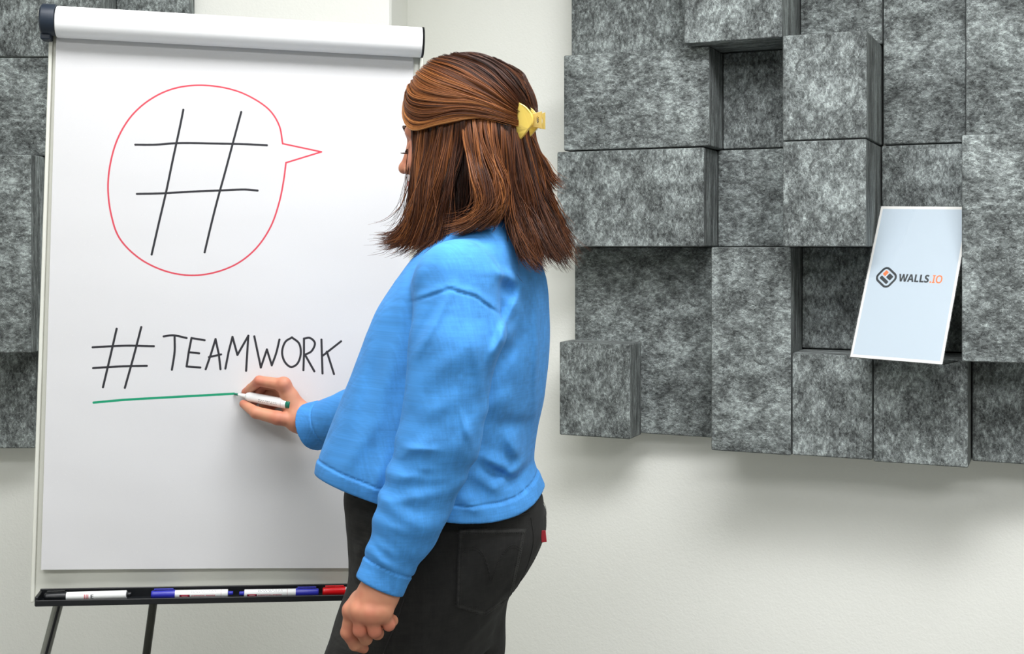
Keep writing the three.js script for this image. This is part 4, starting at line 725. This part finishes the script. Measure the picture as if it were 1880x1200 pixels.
function sheetOf(G, inset, thick) {                   // dark under-layer following the guides
  const n = 26, R = [], g0 = G.map((g) => resample(g, NS)), pos = [], ix = [];
  for (let k = 0; k <= n; k++) { const w = k / n * (g0.length - 1) * 0.9999, gi = Math.floor(w), t = w - gi; R.push(g0[gi].map((p, i) => [0, 1, 2].map((c) => p[c] * (1 - t) + g0[gi + 1][i][c] * t))); }
  for (const side of [0, 1]) for (const row of R) for (let i = 0; i <= NS; i++) { const e = row[Math.min(i, Math.round(NS * 0.9))], r = Math.hypot(e[0] + 0.01, e[2]) || 1, s = inset + side * thick; pos.push(...h2w([e[0] - (e[0] + 0.01) / r * s, e[1], e[2] - e[2] / r * s])); }
  const W = NS + 1, off = (n + 1) * W; for (let k = 0; k < n; k++) for (let i = 0; i < NS; i++) { const a = k * W + i; ix.push(a, a + 1, a + W, a + 1, a + W + 1, a + W); const b = a + off; ix.push(b, b + W, b + 1, b + 1, b + W, b + W + 1); }
  for (let i = 0; i < NS; i++) for (const k of [0, n]) { const a = k * W + i; ix.push(a, a + off, a + 1, a + 1, a + off, a + off + 1); }
  const g = new THREE.BufferGeometry(); g.setAttribute('position', new THREE.Float32BufferAttribute(pos, 3)); g.setIndex(ix); g.computeVertexNormals(); return g;
}
{
  const shell = mesh((x, y, z) => { const [f, u, l] = w2h(x, y, z); let d = ell(f, u, l, [HO[0], HO[1], 0], [RF - 0.003, RU - 0.003, RL - 0.003]); d = smax(d, -(u - (f > 0 ? -0.06 + 0.7 * Math.max(0, f - 0.03) : -0.06)), 0.01); d = smax(d, -smax(-(f - 0.080), Math.abs(l) - 0.05, 0.01) > 0 && u < 0.03 ? Math.max(d, (f - 0.082)) : d, 0.005); return d; }, [-0.22, 1.44, -2.06], [0.08, 1.70, -1.78], 0.004);
  const baseG = [shell].map((g) => { g.deleteAttribute('uv'); return g; });
  for (const G of [frontG, midG, darkG, rearG]) baseG.push(sheetOf(G, 0.008, 0.008));
  for (const G of [mir(frontG), mir(midG), mir(rearG)]) baseG.push(sheetOf(G, 0.008, 0.008));
  const hair = pput('hair', mergeGeometries(baseG.map((g) => { const q = g.index ? g.toNonIndexed() : g; for (const k of Object.keys(q.attributes)) if (!['position', 'normal'].includes(k)) q.deleteAttribute(k); return q; })), M.hairBase);
  const gold = (w) => (w < 0.7 ? 1.9 - w * 1.2 : w < 3.6 && w > 2 ? 0.8 : w > 4.4 ? -1.3 : 0);
  const S = [];
  for (const sd of [1, -1]) S.push(strands(sd > 0 ? topG : mir(topG), sd > 0 ? 3400 : 1500, { id: 1, dome: sd, domeEnd: 0.9, lift0: 0, lift1: 0.007, locks: 6, clump: 0.006, fray: 0.002, tone: 2.6, gold, width: 0.00052, end: 0.97 }));
  pput('swept_back_hair', mergeGeometries(S), M.hair, hair);
  const Lg = [];
  for (const sd of [1, -1]) {
    const q = (G) => sd > 0 ? G : mir(G), k = sd > 0 ? 1 : 0.45;
    Lg.push(strands(q(frontG), 2600 * k, { id: 2, root: 0.0075, lift0: -0.008, lift1: 0.004, locks: 4, clump: 0.014, fray: 0.011, tone: 2.5, width: 0.00055, end: 0.78 }));
    Lg.push(strands(q(midG), 1700 * k, { id: 3, root: 0.002, lift0: -0.008, lift1: 0.004, locks: 4, clump: 0.012, fray: 0.009, tone: 3.0, width: 0.00055, end: 0.8 }));
    Lg.push(strands(q(darkG), 1500 * k, { id: 4, lift0: -0.004, lift1: 0.002, locks: 4, clump: 0.006, fray: 0.006, tone: 0.6, width: 0.00055, end: 0.84 }));
    Lg.push(strands(q(rearG), 2600 * k, { id: 5, lift0: -0.008, lift1: 0.005, locks: 4, clump: 0.014, fray: 0.010, tone: 2.2, width: 0.00055, end: 0.8 }));
  }
  // flyaways at the back and at the face
  Lg.push(strands([[[-0.102, -0.0144, 0.01], [-0.1189, -0.045, 0.01], [-0.1375, -0.0755, 0.01], [-0.1543, -0.0944, 0.01]], [[-0.1003, -0.0176, 0.01], [-0.1206, -0.0654, 0.01], [-0.1392, -0.0982, 0.01], [-0.151, -0.1, 0.01]]], 90, { id: 6, lift0: 0, lift1: 0.002, locks: 4, clump: 0.006, fray: 0.005, tone: 2.2, width: 0.0005, end: 0.8 }));
  Lg.push(strands([[[0.0787, -0.023, 0.05], [0.0849, -0.0805, 0.05], [0.0911, -0.1382, 0.05], [0.125, -0.1629, 0.05]], [[0.0787, -0.0559, 0.05], [0.0857, -0.1135, 0.05], [0.1053, -0.1505, 0.05], [0.1384, -0.1695, 0.05]]], 14, { id: 7, lift0: 0, lift1: 0.002, locks: 4, clump: 0.010, fray: 0.012, tone: 2.2, width: 0.0002, end: 0.75 }));
  pput('loose_hair', mergeGeometries(Lg), M.hair, hair);
}
// ------------------------------------------------------------------ claw clip in her hair
{
  const at = [0.021, 1.5654, -1.862], t = thing('hair_clip', 'yellow plastic claw clip holding back the auburn hair of the woman', 'hair clip', at);
  const rot = new THREE.Matrix4().makeRotationY(-0.35);
  const jaw = (s) => {
    const sh = new THREE.Shape(); const o = [[-0.0185, 0.0215], [-0.0145, 0.0265], [-0.0085, 0.0272], [0.003, 0.0212], [0.011, 0.0125], [0.0145, 0.005], [0.0140, -0.0045], [0.0085, -0.0115], [0.0035, -0.0175], [-0.004, -0.0245], [-0.010, -0.0262], [-0.0160, -0.0205], [-0.0172, -0.010], [-0.0178, 0.002], [-0.0185, 0.012]];
    sh.moveTo(...o[0]); sh.splineThru([...o.slice(1), o[0]].map((p) => new THREE.Vector2(...p)));
    const g = new THREE.ExtrudeGeometry(sh, { depth: 0.0028, bevelEnabled: true, bevelThickness: 0.0012, bevelSize: 0.0012, bevelSegments: 4, curveSegments: 60 }), p = g.attributes.position;
    for (let i = 0; i < p.count; i++) p.setZ(i, p.getZ(i) - 0.0028 - 9 * (p.getX(i) - 0.002) ** 2 - 6 * p.getY(i) ** 2);
    g.computeVertexNormals(); if (s < 0) { g.scale(1, 1, -1); const ix = g.attributes.position; for (let i = 0; i < ix.count; i += 3) for (const k of ['position', 'normal', 'uv']) { const at2 = g.attributes[k]; for (let c = 0; c < at2.itemSize; c++) { const a = at2.array[i * at2.itemSize + c]; at2.array[i * at2.itemSize + c] = at2.array[(i + 1) * at2.itemSize + c]; at2.array[(i + 1) * at2.itemSize + c] = a; } } g.computeVertexNormals(); }
    g.translate(0, 0, s * 0.017); return g;
  };
  part('jaw', jaw(1).applyMatrix4(rot), M.clip, t); part('jaw', jaw(-1).applyMatrix4(rot), M.clip, t);
  for (const s of [1, -1]) { const sh = new THREE.Shape(); sh.moveTo(0.012, 0.0105); sh.lineTo(0.027, 0.0135); sh.lineTo(0.027, -0.0105); sh.lineTo(0.012, -0.0075); const hole = new THREE.Path(); hole.absellipse(0.0215, 0.0015, 0.0025, 0.006, 0, Math.PI * 2); sh.holes.push(hole); const g = new THREE.ExtrudeGeometry(sh, { depth: 0.0016, bevelEnabled: true, bevelThickness: 0.0006, bevelSize: 0.0006, bevelSegments: 2 }); g.translate(0, 0, s * 0.008); part('lever', g.applyMatrix4(rot), M.clipTab, t, 'translucent yellow lever'); }
  const coil = []; for (let i = 0; i <= 60; i++) { const a = i / 60 * Math.PI * 8; coil.push([0.0165 + 0.003 * Math.cos(a), -0.006 + 0.012 * i / 60, 0.003 * Math.sin(a)]); }
  part('spring', tube(coil, 0.0006, 160, 5).applyMatrix4(rot), M.steel, t);
}
scene.traverse((o) => { if (o.isMesh) { o.castShadow = true; o.receiveShadow = true; } });
renderer.render(scene, camera);
